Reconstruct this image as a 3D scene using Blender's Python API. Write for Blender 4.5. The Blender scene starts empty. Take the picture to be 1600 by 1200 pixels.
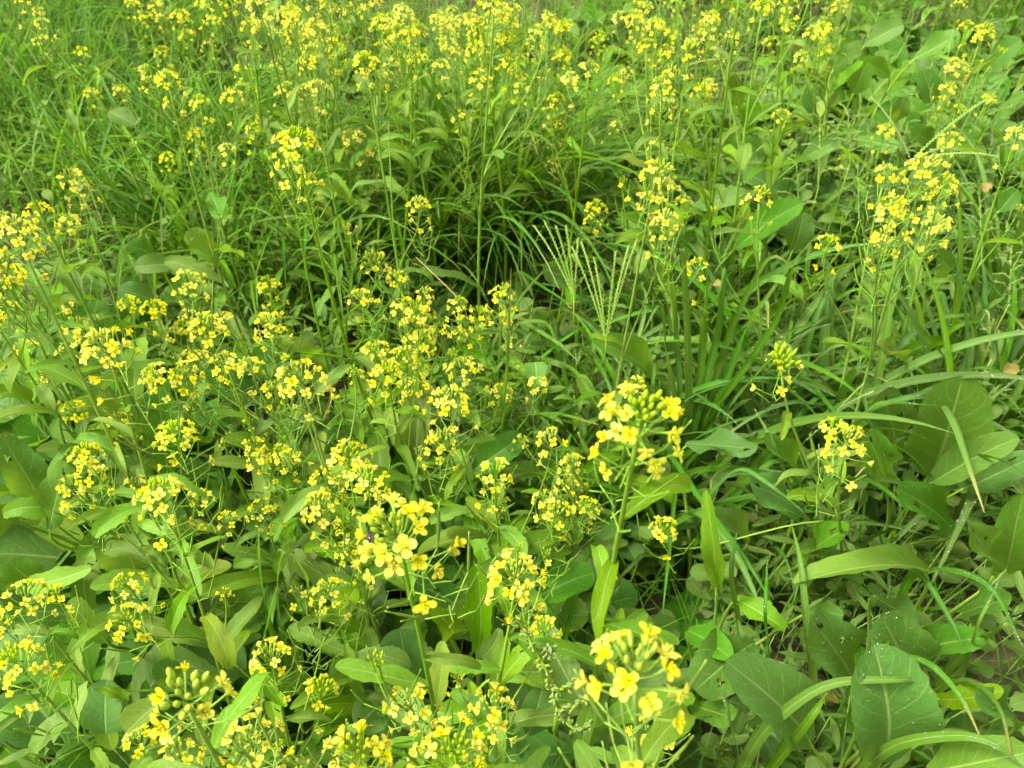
import bpy, math, random
import numpy as np
from mathutils import Vector, Matrix

# ------------------------------------------------------------------ camera, sky, sun, exposure
scene = bpy.context.scene
COL = scene.collection
R = math.radians
CAM_H, PITCH, FPX = 1.35, R(45), 1331.0          # eye height (m), downward pitch, focal length in photo pixels (1600 wide)

cam_d = bpy.data.cameras.new('camera')
cam_d.sensor_width = 36.0
cam_d.lens = FPX / 1600 * 36.0
cam_d.clip_start = 0.02
cam_d.clip_end = 1000
cam_d.dof.use_dof = True
cam_d.dof.focus_distance = 0.9
cam_d.dof.aperture_fstop = 11
cam = bpy.data.objects.new('camera', cam_d)
cam.location = (0, 0, CAM_H)
cam.rotation_euler = (math.pi / 2 - PITCH, 0, 0)
COL.objects.link(cam)
scene.camera = cam

SUN_EL, SUN_AZ = R(57), R(-95)                   # azimuth measured from +Y towards +X: to the left, a little behind the field
world = bpy.data.worlds.new('World')
scene.world = world
world.use_nodes = True
wn = world.node_tree
wn.nodes.clear()
w_out = wn.nodes.new('ShaderNodeOutputWorld')
w_bg = wn.nodes.new('ShaderNodeBackground')
w_hs = wn.nodes.new('ShaderNodeHueSaturation')
w_sky = wn.nodes.new('ShaderNodeTexSky')
w_sky.sky_type = 'NISHITA'
w_sky.sun_disc = False
w_sky.sun_elevation = SUN_EL
w_sky.sun_rotation = SUN_AZ
w_sky.air_density = 1.0
w_sky.dust_density = 6.0
w_sky.ozone_density = 0.6
w_hs.inputs['Saturation'].default_value = 0.22   # thin bright cloud: a nearly white sky
w_bg.inputs['Strength'].default_value = 0.15
wn.links.new(w_sky.outputs[0], w_hs.inputs['Color'])
w_tint = wn.nodes.new('ShaderNodeMix')           # morning haze: the whole sky a little warm
w_tint.data_type = 'RGBA'
w_tint.blend_type = 'MULTIPLY'
w_tint.inputs[0].default_value = 1.0
w_tint.inputs[7].default_value = (1.0, 0.98, 0.70, 1)
wn.links.new(w_hs.outputs[0], w_tint.inputs[6])
wn.links.new(w_tint.outputs[2], w_bg.inputs['Color'])
wn.links.new(w_bg.outputs[0], w_out.inputs['Surface'])

sun_d = bpy.data.lights.new('sun', 'SUN')
sun_d.energy = 2.3
sun_d.angle = R(11)
sun_d.color = (1.0, 0.95, 0.76)
sun = bpy.data.objects.new('sun', sun_d)
sdir = Vector((math.sin(SUN_AZ) * math.cos(SUN_EL), math.cos(SUN_AZ) * math.cos(SUN_EL), math.sin(SUN_EL)))
sun.rotation_euler = sdir.to_track_quat('Z', 'Y').to_euler()
sun.location = (-1, 2, 5)
COL.objects.link(sun)

vs = scene.view_settings
vs.view_transform = 'Standard'
vs.look = 'None'
vs.gamma = 1
vs.use_curve_mapping = False
vs.exposure = 1.58
scene.cycles.max_bounces = 5
scene.cycles.use_adaptive_sampling = True
scene.cycles.adaptive_threshold = 0.045
scene.cycles.transmission_bounces = 3
scene.cycles.diffuse_bounces = 3
scene.cycles.debug_use_spatial_splits = True
scene.cycles.glossy_bounces = 2
scene.cycles.caustics_reflective = False
scene.cycles.caustics_refractive = False

rnd = random.Random(7)
U = rnd.uniform

# ------------------------------------------------------------------ photo pixel (1600x1200) <-> place
CR = Vector((1, 0, 0))
CF = Vector((0, math.cos(PITCH), -math.sin(PITCH)))
CU = Vector((0, math.sin(PITCH), math.cos(PITCH)))
CAM = Vector((0, 0, CAM_H))
def ray(px, py):
    return (CF + CR * ((px - 800) / FPX) + CU * ((600 - py) / FPX)).normalized()
def at(px, py, z):
    d = ray(px, py)
    return CAM + d * ((CAM_H - z) / max(-d.z, 0.05))
def pix(p):
    q = Vector(p) - CAM
    w = max(q.dot(CF), 0.01)
    return 800 + FPX * q.dot(CR) / w, 600 - FPX * q.dot(CU) / w

# ------------------------------------------------------------------ materials
def mat(name, build):
    m = bpy.data.materials.new(name)
    m.use_nodes = True
    nt = m.node_tree
    nt.nodes.clear()
    out = nt.nodes.new('ShaderNodeOutputMaterial')
    build(nt, out)
    return m
def node(nt, kind, **kw):
    n = nt.nodes.new('ShaderNode' + kind)
    for k, v in kw.items():
        if k in n.inputs:
            n.inputs[k].default_value = v
        else:
            setattr(n, k, v)
    return n
def math_n(nt, op, a, b=None, c=None):
    n = nt.nodes.new('ShaderNodeMath')
    n.operation = op
    for i, v in enumerate((a, b, c)):
        if v is None: continue
        if isinstance(v, (int, float)): n.inputs[i].default_value = v
        else: nt.links.new(v, n.inputs[i])
    return n.outputs[0]
def mixc(nt, fac, a, b):
    n = nt.nodes.new('ShaderNodeMix')
    n.data_type = 'RGBA'
    for s, v in ((n.inputs[0], fac), (n.inputs[6], a), (n.inputs[7], b)):
        if isinstance(v, (int, float)): s.default_value = v
        elif isinstance(v, tuple): s.default_value = v if len(v) == 4 else v + (1,)
        else: nt.links.new(v, s)
    return n.outputs[2]

def thin(nt, out, col, transl, rough, spec, bump=None, tcol=None):
    """a thin leaf or petal: glossy top, light shining through"""
    p = node(nt, 'BsdfPrincipled')
    p.inputs['Roughness'].default_value = rough
    p.inputs['Specular IOR Level'].default_value = spec
    t = node(nt, 'BsdfTranslucent')
    nt.links.new(col, p.inputs['Base Color'])
    nt.links.new(tcol or col, t.inputs['Color'])
    if bump is not None:
        nt.links.new(bump, p.inputs['Normal'])
    mx = node(nt, 'MixShader')
    mx.inputs[0].default_value = transl
    nt.links.new(p.outputs[0], mx.inputs[1])
    nt.links.new(t.outputs[0], mx.inputs[2])
    nt.links.new(mx.outputs[0], out.inputs['Surface'])

def obj_hue(nt, col, dh=0.02, dv=0.3, ds=0.2):
    oi = node(nt, 'ObjectInfo')
    wn_ = node(nt, 'TexWhiteNoise', noise_dimensions='1D')
    nt.links.new(oi.outputs['Random'], wn_.inputs['W'])
    hs = node(nt, 'HueSaturation')
    sep = node(nt, 'SeparateColor')
    nt.links.new(wn_.outputs['Color'], sep.inputs[0])
    nt.links.new(math_n(nt, 'MULTIPLY_ADD', sep.outputs[0], 2 * dh, 0.5 - dh), hs.inputs['Hue'])
    nt.links.new(math_n(nt, 'MULTIPLY_ADD', sep.outputs[1], 2 * ds, 1 - ds), hs.inputs['Saturation'])
    nt.links.new(math_n(nt, 'MULTIPLY_ADD', sep.outputs[2], 2 * dv, 1 - dv), hs.inputs['Value'])
    nt.links.new(col, hs.inputs['Color'])
    return hs.outputs[0]

def leaf_mat(name, base, dark, vein, transl=0.42, rough=0.42, spec=0.45, veins=7.0, vein_amt=0.5, spot=0.35, tgain=(0.25, 0.42, 0.02)):
    def b(nt, out):
        uv = node(nt, 'UVMap')
        sx = node(nt, 'SeparateXYZ')
        nt.links.new(uv.outputs[0], sx.inputs[0])
        du = math_n(nt, 'ABSOLUTE', math_n(nt, 'SUBTRACT', sx.outputs[0], 0.5))
        v = sx.outputs[1]
        tc = node(nt, 'TexCoord')
        nz = node(nt, 'TexNoise', Scale=28.0, Detail=1.0, Roughness=0.6)
        nt.links.new(tc.outputs['Object'], nz.inputs['Vector'])
        nz2 = node(nt, 'TexNoise', Scale=7.0, Detail=0.0)
        nt.links.new(uv.outputs[0], nz2.inputs['Vector'])
        # midrib narrowing to the tip
        ribw = math_n(nt, 'MULTIPLY_ADD', v, -0.030, 0.050)
        rib = math_n(nt, 'SUBTRACT', 1.0, math_n(nt, 'SMOOTH_MIN', math_n(nt, 'DIVIDE', du, ribw), 1.0, 0.4))
        # side veins sloping forward
        ph = math_n(nt, 'MULTIPLY', math_n(nt, 'SUBTRACT', v, math_n(nt, 'MULTIPLY', du, 0.55)), veins)
        ph = math_n(nt, 'ADD', ph, math_n(nt, 'MULTIPLY', nz2.outputs[0], 0.16))
        tri = math_n(nt, 'ABSOLUTE', math_n(nt, 'SUBTRACT', math_n(nt, 'FRACT', ph), 0.5))
        sv = math_n(nt, 'SUBTRACT', 1.0, math_n(nt, 'MINIMUM', math_n(nt, 'MULTIPLY', tri, 11.0), 1.0))
        sv = math_n(nt, 'MULTIPLY', sv, vein_amt)
        lines = math_n(nt, 'MAXIMUM', math_n(nt, 'MAXIMUM', rib, 0.0), sv)
        ramp = math_n(nt, 'MULTIPLY', math_n(nt, 'SUBTRACT', nz.outputs[0], 0.35), 2.2)
        c = mixc(nt, math_n(nt, 'MULTIPLY', ramp, spot), base, dark)
        c = mixc(nt, lines, c, vein)
        oi2 = node(nt, 'ObjectInfo')
        old = math_n(nt, 'MULTIPLY', math_n(nt, 'GREATER_THAN', oi2.outputs['Random'], 0.955), math_n(nt, 'MULTIPLY', math_n(nt, 'ADD', du, math_n(nt, 'MULTIPLY', nz2.outputs[0], 0.9)), 0.5))
        c = mixc(nt, old, c, (0.22, 0.26, 0.04))
        sp = node(nt, 'TexNoise', Scale=46.0, Detail=0.0)
        nt.links.new(tc.outputs['Object'], sp.inputs['Vector'])
        c = mixc(nt, math_n(nt, 'MULTIPLY', math_n(nt, 'GREATER_THAN', sp.outputs[0], 0.74), 0.5), c, (0.22, 0.19, 0.06))
        c = obj_hue(nt, c, 0.014, 0.26, 0.12)
        tcol = mixc(nt, 0.55, c, tgain)
        bp = node(nt, 'Bump', Strength=0.4, Distance=0.005)
        h = math_n(nt, 'SUBTRACT', math_n(nt, 'MULTIPLY', nz.outputs[0], 0.5), math_n(nt, 'MULTIPLY', lines, 0.8))
        nt.links.new(h, bp.inputs['Height'])
        thin(nt, out, c, transl, rough, spec, bp.outputs[0], tcol)
    return mat(name, b)

def grass_mat(name, c1, c2, transl=0.42, rough=0.48, spec=0.13, tgain=(0.22, 0.40, 0.018)):
    def b(nt, out):
        uv = node(nt, 'UVMap')
        sx = node(nt, 'SeparateXYZ')
        nt.links.new(uv.outputs[0], sx.inputs[0])
        st = node(nt, 'TexNoise', Scale=1.0, Detail=0.0)
        mp = node(nt, 'Mapping')
        mp.inputs['Scale'].default_value = (26, 2.0, 1)
        nt.links.new(uv.outputs[0], mp.inputs[0])
        nt.links.new(mp.outputs[0], st.inputs['Vector'])
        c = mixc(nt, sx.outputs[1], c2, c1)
        c = mixc(nt, math_n(nt, 'MULTIPLY', st.outputs[0], 0.5), c, tuple(0.6 * k for k in c1))
        du = math_n(nt, 'ABSOLUTE', math_n(nt, 'SUBTRACT', sx.outputs[0], 0.5))
        mid = math_n(nt, 'LESS_THAN', du, 0.045)
        c = mixc(nt, math_n(nt, 'MULTIPLY', mid, 0.4), c, (0.24, 0.36, 0.14))
        oi2 = node(nt, 'ObjectInfo')
        tip = math_n(nt, 'MULTIPLY', math_n(nt, 'MULTIPLY', math_n(nt, 'MAXIMUM', math_n(nt, 'SUBTRACT', sx.outputs[1], 0.84), 0.0), 6.0), math_n(nt, 'GREATER_THAN', oi2.outputs['Random'], 0.80))
        c = mixc(nt, math_n(nt, 'MINIMUM', tip, 0.9), c, (0.34, 0.26, 0.10))
        c = obj_hue(nt, c, 0.018, 0.25, 0.15)
        tcol = mixc(nt, 0.5, c, tgain)
        bp = node(nt, 'Bump', Strength=0.3, Distance=0.0008)
        nt.links.new(st.outputs[0], bp.inputs['Height'])
        thin(nt, out, c, transl, rough, spec, bp.outputs[0], tcol)
    return mat(name, b)

def petal_build(nt, out):
    uv = node(nt, 'UVMap')
    sx = node(nt, 'SeparateXYZ')
    nt.links.new(uv.outputs[0], sx.inputs[0])
    c = mixc(nt, sx.outputs[1], (0.88, 0.83, 0.06), (0.92, 0.90, 0.14))
    st = math_n(nt, 'ABSOLUTE', math_n(nt, 'SINE', math_n(nt, 'MULTIPLY', sx.outputs[0], 22.0)))
    c = mixc(nt, math_n(nt, 'MULTIPLY', math_n(nt, 'LESS_THAN', st, 0.25), 0.25), c, (0.80, 0.66, 0.03))
    c = obj_hue(nt, c, 0.010, 0.10, 0.10)
    thin(nt, out, c, 0.55, 0.55, 0.15)
def plain(c, rough=0.5, spec=0.3, transl=0.0, dv=0.15, scale=60.0, c2=None):
    def b(nt, out):
        tc = node(nt, 'TexCoord')
        nz = node(nt, 'TexNoise', Scale=scale, Detail=3.0)
        nt.links.new(tc.outputs['Object'], nz.inputs['Vector'])
        k = mixc(nt, nz.outputs[0], c, c2 or tuple(0.65 * x for x in c))
        k = obj_hue(nt, k, 0.012, dv, 0.1)
        bp = node(nt, 'Bump', Strength=0.25, Distance=0.001)
        nt.links.new(nz.outputs[0], bp.inputs['Height'])
        thin(nt, out, k, transl, rough, spec, bp.outputs[0])
    return b

M = {}
M['leaf'] = leaf_mat('mustard_leaf', (0.110, 0.220, 0.018), (0.076, 0.172, 0.011), (0.27, 0.38, 0.12), vein_amt=0.18, rough=0.46, spec=0.19)
M['basal'] = leaf_mat('basal_leaf', (0.070, 0.172, 0.024), (0.046, 0.130, 0.014), (0.22, 0.34, 0.10), vein_amt=0.25, rough=0.47, spec=0.20)
M['weed'] = leaf_mat('weed_leaf', (0.086, 0.190, 0.016), (0.058, 0.145, 0.010), (0.20, 0.30, 0.12), vein_amt=0.1, rough=0.5, spec=0.16)
M['heart'] = leaf_mat('heart_leaf', (0.115, 0.235, 0.050), (0.09, 0.20, 0.035), (0.26, 0.38, 0.14), vein_amt=0.3)
M['deadleaf'] = leaf_mat('yellowed_leaf', (0.30, 0.23, 0.05), (0.17, 0.12, 0.03), (0.36, 0.30, 0.10), tgain=(0.4, 0.28, 0.04))
M['blade'] = grass_mat('broad_grass', (0.074, 0.185, 0.028), (0.095, 0.20, 0.018))
M['fine'] = grass_mat('fine_grass', (0.088, 0.212, 0.020), (0.080, 0.185, 0.014))
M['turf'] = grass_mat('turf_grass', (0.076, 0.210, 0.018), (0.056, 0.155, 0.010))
M['petal'] = mat('petal', petal_build)
M['stamen'] = mat('stamen', plain((0.80, 0.70, 0.05), 0.6, 0.2, 0.3, c2=(0.75, 0.62, 0.04)))
M['wither'] = mat('withered_petal', plain((0.82, 0.66, 0.08), 0.6, 0.2, 0.4))
M['bud'] = mat('bud', plain((0.42, 0.52, 0.04), 0.45, 0.35, 0.3, c2=(0.28, 0.43, 0.04)))
M['stem'] = mat('mustard_stem', plain((0.24, 0.40, 0.045), 0.5, 0.3, 0.25, scale=40, c2=(0.19, 0.34, 0.04)))
M['pod'] = mat('seed_pod', plain((0.22, 0.37, 0.05), 0.45, 0.35, 0.25))
M['spike'] = mat('grass_spike', plain((0.14, 0.25, 0.05), 0.6, 0.2, 0.1, scale=260, c2=(0.34, 0.42, 0.19)))
M['pig'] = mat('pigweed_spike', plain((0.12, 0.20, 0.05), 0.7, 0.2, 0.1, scale=300, c2=(0.18, 0.26, 0.08)))
M['dry'] = mat('dry_stem', plain((0.24, 0.085, 0.035), 0.6, 0.3, 0.0))
M['straw'] = mat('straw', plain((0.36, 0.27, 0.13), 0.7, 0.2, 0.0))
M['red'] = mat('beetle_shell', plain((0.62, 0.11, 0.015), 0.25, 0.5, 0.0, dv=0.02))
M['black'] = mat('insect_black', plain((0.015, 0.014, 0.016), 0.3, 0.5, 0.0, dv=0.02))
M['wing'] = mat('insect_wing', plain((0.07, 0.07, 0.075), 0.3, 0.4, 0.4, dv=0.02))
def drop_build(nt, out):
    p = node(nt, 'BsdfPrincipled')
    p.inputs['Base Color'].default_value = (1, 1, 1, 1)
    p.inputs['Roughness'].default_value = 0.02
    p.inputs['IOR'].default_value = 1.33
    p.inputs['Transmission Weight'].default_value = 0.85  # not fully clear: the remaining white body colour paints in the drops' glints
    p.inputs['Specular IOR Level'].default_value = 0.8
    nt.links.new(p.outputs[0], out.inputs['Surface'])
M['dew'] = mat('dew', drop_build)
def soil_build(nt, out):
    tc = node(nt, 'TexCoord')
    a = node(nt, 'TexNoise', Scale=9.0, Detail=8.0, Roughness=0.65)
    b = node(nt, 'TexNoise', Scale=70.0, Detail=4.0)
    nt.links.new(tc.outputs['Object'], a.inputs['Vector'])
    nt.links.new(tc.outputs['Object'], b.inputs['Vector'])
    c = mixc(nt, a.outputs[0], (0.022, 0.017, 0.010), (0.070, 0.055, 0.032))
    c = mixc(nt, math_n(nt, 'MULTIPLY', b.outputs[0], 0.4), c, (0.05, 0.06, 0.02))
    p = node(nt, 'BsdfPrincipled')
    p.inputs['Roughness'].default_value = 0.9
    bp = node(nt, 'Bump', Strength=0.8, Distance=0.02)
    nt.links.new(math_n(nt, 'ADD', a.outputs[0], math_n(nt, 'MULTIPLY', b.outputs[0], 0.4)), bp.inputs['Height'])
    nt.links.new(c, p.inputs['Base Color'])
    nt.links.new(bp.outputs[0], p.inputs['Normal'])
    nt.links.new(p.outputs[0], out.inputs['Surface'])
M['soil'] = mat('soil', soil_build)

# ------------------------------------------------------------------ mesh building
class MB:
    def __init__(s):
        s.v, s.f, s.m, s.uv = [], [], [], []
        s.mats = []
    def mi(s, m):
        if m not in s.mats: s.mats.append(m)
        return s.mats.index(m)
    def grid(s, rows, m, uvs=None, closed=False):
        """rows: list of equal-length point rows"""
        k = s.mi(m); o = len(s.v); n = len(rows[0]); nr = len(rows)
        for i, r in enumerate(rows):
            for j, p in enumerate(r):
                s.v.append(tuple(p))
                s.uv.append(uvs[i][j] if uvs else (j / max(n - 1, 1), i / max(nr - 1, 1)))
        for i in range(nr - 1):
            for j in range(n if closed else n - 1):
                j2 = (j + 1) % n
                s.f.append((o + i * n + j, o + i * n + j2, o + (i + 1) * n + j2, o + (i + 1) * n + j))
                s.m.append(k)
    def tube(s, pts, radii, m, sides=5, squash=1.0):
        pts = [Vector(p) for p in pts]
        rows = []
        nrm = None
        for i, p in enumerate(pts):
            t = (pts[min(i + 1, len(pts) - 1)] - pts[max(i - 1, 0)])
            if t.length < 1e-9: t = Vector((0, 0, 1))
            t.normalize()
            if nrm is None:
                nrm = t.cross(Vector((0.31, 0.77, 0.55)))
                if nrm.length < 1e-3: nrm = t.cross(Vector((1, 0, 0)))
            nrm = (nrm - t * nrm.dot(t)).normalized()
            b = t.cross(nrm)
            r = radii[i] if hasattr(radii, '__len__') else radii
            rows.append([p + (nrm * math.cos(a) + b * math.sin(a) * squash) * r for a in [2 * math.pi * j / sides for j in range(sides)]])
        s.grid(rows, m, closed=True)
        o = len(s.v)
        k = s.mi(m)
        s.f.append(tuple(range(o - sides, o))); s.m.append(k)
    def egg(s, c, axis, length, rad, m, sides=5, rings=4):
        axis = Vector(axis).normalized()
        c = Vector(c)
        pts = [c + axis * length * i / rings for i in range(rings + 1)]
        s.tube(pts, [rad * math.sin(math.pi * (0.12 + 0.82 * i / rings)) for i in range(rings + 1)], m, sides)
    def add(s, o, mtx=None):
        off = len(s.v)
        for p in o.v:
            s.v.append(tuple(mtx @ Vector(p)) if mtx is not None else p)
        s.uv += o.uv
        km = [s.mi(m) for m in o.mats]
        for f, k in zip(o.f, o.m):
            s.f.append(tuple(i + off for i in f)); s.m.append(km[k])
    def mesh(s, name):
        me = bpy.data.meshes.new(name)
        me.from_pydata(s.v, [], s.f)
        for m in s.mats: me.materials.append(M[m])
        me.polygons.foreach_set('material_index', s.m)
        me.polygons.foreach_set('use_smooth', [True] * len(s.f))
        uvl = me.uv_layers.new(name='UVMap')
        li = np.empty(len(me.loops), dtype=np.int32)
        me.loops.foreach_get('vertex_index', li)
        uvl.data.foreach_set('uv', np.array(s.uv, dtype=np.float32)[li].ravel())
        me.update()
        return me

def obj(name, mesh, parent=None, mtx=None, kind=None):
    o = bpy.data.objects.new(name, mesh)
    COL.objects.link(o)
    if parent is not None: o.parent = parent
    if mtx is not None: o.matrix_basis = mtx
    if kind: o['kind'] = kind
    return o
THINGS = []
def thing(name, loc, cat, label=None, group=None, anchor=None, rz=0.0):
    e = bpy.data.objects.new(name, None)
    e.empty_display_size = 0.02
    e.location = loc
    e.rotation_euler = (0, 0, rz)
    COL.objects.link(e)
    e['category'] = cat
    if label: e['label'] = label
    if group: e['group'] = group
    THINGS.append((e, anchor))
    return e
def frame(origin, y, up=Vector((0, 0, 1)), sx=1.0, sy=1.0, sz=1.0):
    """matrix whose Y runs along y and whose Z leans towards up"""
    y = Vector(y).normalized()
    x = y.cross(up)
    if x.length < 1e-4: x = Vector((1, 0, 0))
    x.normalize()
    z = x.cross(y)
    m = Matrix((x * sx, y * sy, z * sz)).transposed().to_4x4()
    m.translation = origin
    return m
def zframe(origin, z, spin=0.0, s=1.0):
    z = Vector(z).normalized()
    q = z.to_track_quat('Z', 'Y')
    m = q.to_matrix().to_4x4() @ Matrix.Rotation(spin, 4, 'Z')
    m = m @ Matrix.Scale(s, 4)
    m.translation = origin
    return m
def bez(a, b, c, d, n):
    out = []
    for i in range(n + 1):
        t = i / n; u = 1 - t
        out.append(a * u**3 + b * 3 * u * u * t + c * 3 * u * t * t + d * t**3)
    return out
def catmull(pts, n):
    P = [pts[0] * 2 - pts[1]] + pts + [pts[-1] * 2 - pts[-2]]
    out = []
    for i in range(1, len(P) - 2):
        for k in range(n):
            t = k / n
            a, b, c, d = P[i - 1], P[i], P[i + 1], P[i + 2]
            out.append(0.5 * ((2 * b) + (c - a) * t + (2 * a - 5 * b + 4 * c - d) * t * t + (3 * b - a - 3 * c + d) * t**3))
    out.append(pts[-1].copy())
    return out

# ------------------------------------------------------------------ the ground
def build_ground():
    mb = MB()
    n = 150
    def g(i):
        t = (i / n) * 2 - 1
        return math.copysign(3.2 * abs(t) + 400 * max(abs(t) - 0.55, 0) ** 4 / 0.45 ** 4, t)
    rr = random.Random(3)
    rows = []
    for i in range(n + 1):
        y = g(i) + 1.4
        row = []
        for j in range(n + 1):
            x = g(j)
            near = max(0.0, 1 - max(abs(x), abs(y - 1.4)) / 4.0)
            z = near * (0.018 * math.sin(x * 7.1 + 1.3 * math.sin(y * 3)) + 0.015 * math.sin(y * 9.3 + x * 2) + rr.uniform(-0.012, 0.012)) - 0.03
            row.append((x, y, z))
        rows.append(row)
    mb.grid(rows, 'soil')
    o = obj('ground', mb.mesh('ground'))
    o['kind'] = 'structure'
build_ground()

# ------------------------------------------------------------------ leaf, blade and flower shapes (shared meshes)
def leaf_mb(profile, droop=0.6, fold=0.25, wave=0.05, petiole=0.0, seed=0, m='leaf', nv=12, nu=6, start=0.0, twist=0.0, teeth=0.0, holes=()):
    """unit length along +Y, profile(t) = half width / length"""
    rr = random.Random(seed)
    ph1, ph2 = rr.uniform(0, 6), rr.uniform(0, 6)
    mb = MB()
    rows, uvs = [], []
    y = z = 0.0
    ang = start
    dt = 1.0 / nv
    side = 0.0
    for i in range(nv + 1):
        t = 1 - (1 - i / nv) ** 1.5
        dt = (1 - (1 - min(nv, i + 1) / nv) ** 1.5) - t
        w = profile(t)
        if petiole and t < petiole: w = 0.022
        row, ur = [], []
        tw = twist * t
        for j in range(nu + 1):
            s = j / nu * 2 - 1
            ww = w * (1 + teeth * (math.sin(i * 2.9 + (5 if s > 0 else 0)) * (1 if abs(s) > 0.99 else 0) + 1.6 * abs(s) * math.sin(t * 11 + (ph2 if s > 0 else ph1))))
            x = s * ww
            h = fold * abs(s) ** 1.3 * w + wave * w * 2 * (abs(s) ** 2) * math.sin(t * 9 + (ph1 if s > 0 else ph2))
            x2 = x * math.cos(tw) - h * math.sin(tw)
            h2 = x * math.sin(tw) + h * math.cos(tw)
            row.append((x2 + side, y - h2 * math.sin(ang), z + h2 * math.cos(ang)))
            ur.append((s * 0.5 + 0.5, max(0.0, (t - petiole) / (1 - petiole))))
        rows.append(row); uvs.append(ur)
        side += 0.02 * math.sin(t * 3 + ph1) * dt * 6
        y += math.cos(ang) * dt
        z += math.sin(ang) * dt
        ang -= droop * dt * (0.5 + t)
    mb.grid(rows, m, uvs)
    gone = []
    for hi, hj in holes:                 # eaten by insects
        for di, dj in ((0, 0), (1, 0), (0, 1)):
            k = (hi + di) * nu + hj + dj
            if rr.random() < .8:
                for q in mb.f[k]:
                    x_, y_, z_ = mb.v[q]
                    mb.v[q] = (x_ + rr.uniform(-.011, .011), y_ + rr.uniform(-.012, .012), z_)
                gone.append(k)
    keep = [k for k, f in enumerate(mb.f) if k not in gone]
    mb.m = [mb.m[k] for k in keep]; mb.f = [mb.f[k] for k in keep]
    return mb
def dew_on(mb, n, seed, lo=0.006, hi=0.016, sx=1.0):
    """small water drops sitting on the vertices' faces of a leaf or blade shape"""
    rr = random.Random(seed)
    d = MB()
    for _ in range(n):
        f = rr.choice(mb.f)
        a, b, c, e = [Vector(mb.v[i]) for i in f]
        u, v = rr.random(), rr.random()
        p = (a * (1 - u) + b * u) * (1 - v) + (e * (1 - u) + c * u) * v
        nn = (b - a).cross(e - a)
        if nn.length < 1e-9: continue
        nn.normalize()
        if nn.z < 0: nn = -nn
        r = rr.uniform(lo, hi) * (0.6 if rr.random() < 0.6 else 1)
        q = nn.to_track_quat('Z', 'Y')
        rows = []
        for i in range(4):
            th = math.pi / 2 * i / 3.3
            rows.append([p + q @ Vector((r * sx * math.cos(th) * math.cos(2 * math.pi * j / 6), r * math.cos(th) * math.sin(2 * math.pi * j / 6), r * 0.62 * math.sin(th))) for j in range(6)])
        d.grid(rows, 'dew', closed=True)
    return d

def round_tip(t, top, w):
    if t < top: return w * math.sin(math.pi / 2 * t / top) ** 0.85
    return w * math.sqrt(max(0.0, 1 - ((t - top) / (1.004 - top)) ** 2))
def prof_basal(t):      # broad obovate on a stalk
    return round_tip(max(0.0, (t - 0.18) / 0.82), 0.62, 0.235) + 0.012
def prof_oval(t):
    return round_tip(0.05 + 0.95 * t, 0.60, 0.36)
def prof_lance(t):
    return round_tip(0.10 + 0.90 * t, 0.60, 0.128) * (1 - 0.18 * math.exp(-((t - 0.22) / 0.12) ** 2)) + 0.003
def prof_strap(t):
    return round_tip(0.16 + 0.84 * t, 0.45, 0.098) + 0.003
def prof_weed(t):
    return 0.105 * (math.sin(math.pi * t ** 0.85) ** 0.9) + 0.003
def prof_heart(t):
    return 0.46 * math.sqrt(max(0.0, 1 - t)) * (1 - 0.25 * t) if t > 0.02 else 0.30

LEAF = {}
def reg(kind, mb, dew_n=0, **kw):
    LEAF.setdefault(kind, []).append((mb.mesh(kind + '_leaf'), dew_on(mb, dew_n, len(LEAF[kind]) + 31, **kw).mesh('dew') if dew_n else None))
for i in range(6):
    reg('basal', leaf_mb(prof_basal, droop=[0.5, 0.9, 0.2, 1.2, 0.7, 0.4][i], fold=[.2, .35, .12, .3, .18, .4][i], wave=[.1, .06, .12, .08, .14, .05][i], petiole=0.22, seed=i, m='basal', nv=22, nu=10, teeth=0.05, holes=[(), ((12, 2),), (), ((15, 7), (10, 6)), (), ()][i]), 34, lo=0.003, hi=0.008)
for i in range(4):
    reg('oval', leaf_mb(prof_oval, droop=[0.35, 0.6, 0.15, 0.8][i], fold=[.15, .25, .1, .3][i], wave=[.09, .05, .11, .08][i], seed=i + 9, m='basal', nv=22, nu=12, teeth=0.035, holes=[((13, 3),), (), ((9, 8), (16, 6)), ()][i]), 44, lo=0.003, hi=0.009)
for i in range(6):
    reg('lance', leaf_mb(prof_lance, droop=[0.6, 1.3, 1.9, 0.9, 1.6, 0.3][i], fold=[.3, .5, .35, .2, .6, .4][i], wave=[.10, .16, .08, .2, .1, .05][i], seed=i + 20, m='leaf', twist=[0, .4, -.3, .6, -.5, .2][i], teeth=0.08, nv=16), 26, lo=0.003, hi=0.008)
for i in range(4):
    reg('strap', leaf_mb(prof_strap, droop=[0.9, 1.7, 2.3, 1.2][i], fold=[.4, .3, .5, .6][i], wave=[.12, .2, .15, .1][i], seed=i + 40, m='leaf', twist=[.3, -.4, .2, -.6][i]), 26, lo=0.003, hi=0.008)
for i in range(4):
    reg('weed', leaf_mb(prof_weed, droop=[0.5, 1.0, 0.2, 1.4][i], fold=.4, wave=.03, seed=i + 60, m='weed', nv=6, nu=2), 0)
reg('heart', leaf_mb(prof_heart, droop=0.5, fold=0.25, wave=0.04, seed=70, m='heart', nv=12), 0)
reg('yellow', leaf_mb(prof_oval, droop=0.9, fold=0.3, wave=0.2, seed=71, m='deadleaf', nv=10, teeth=0.1), 0)

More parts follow.
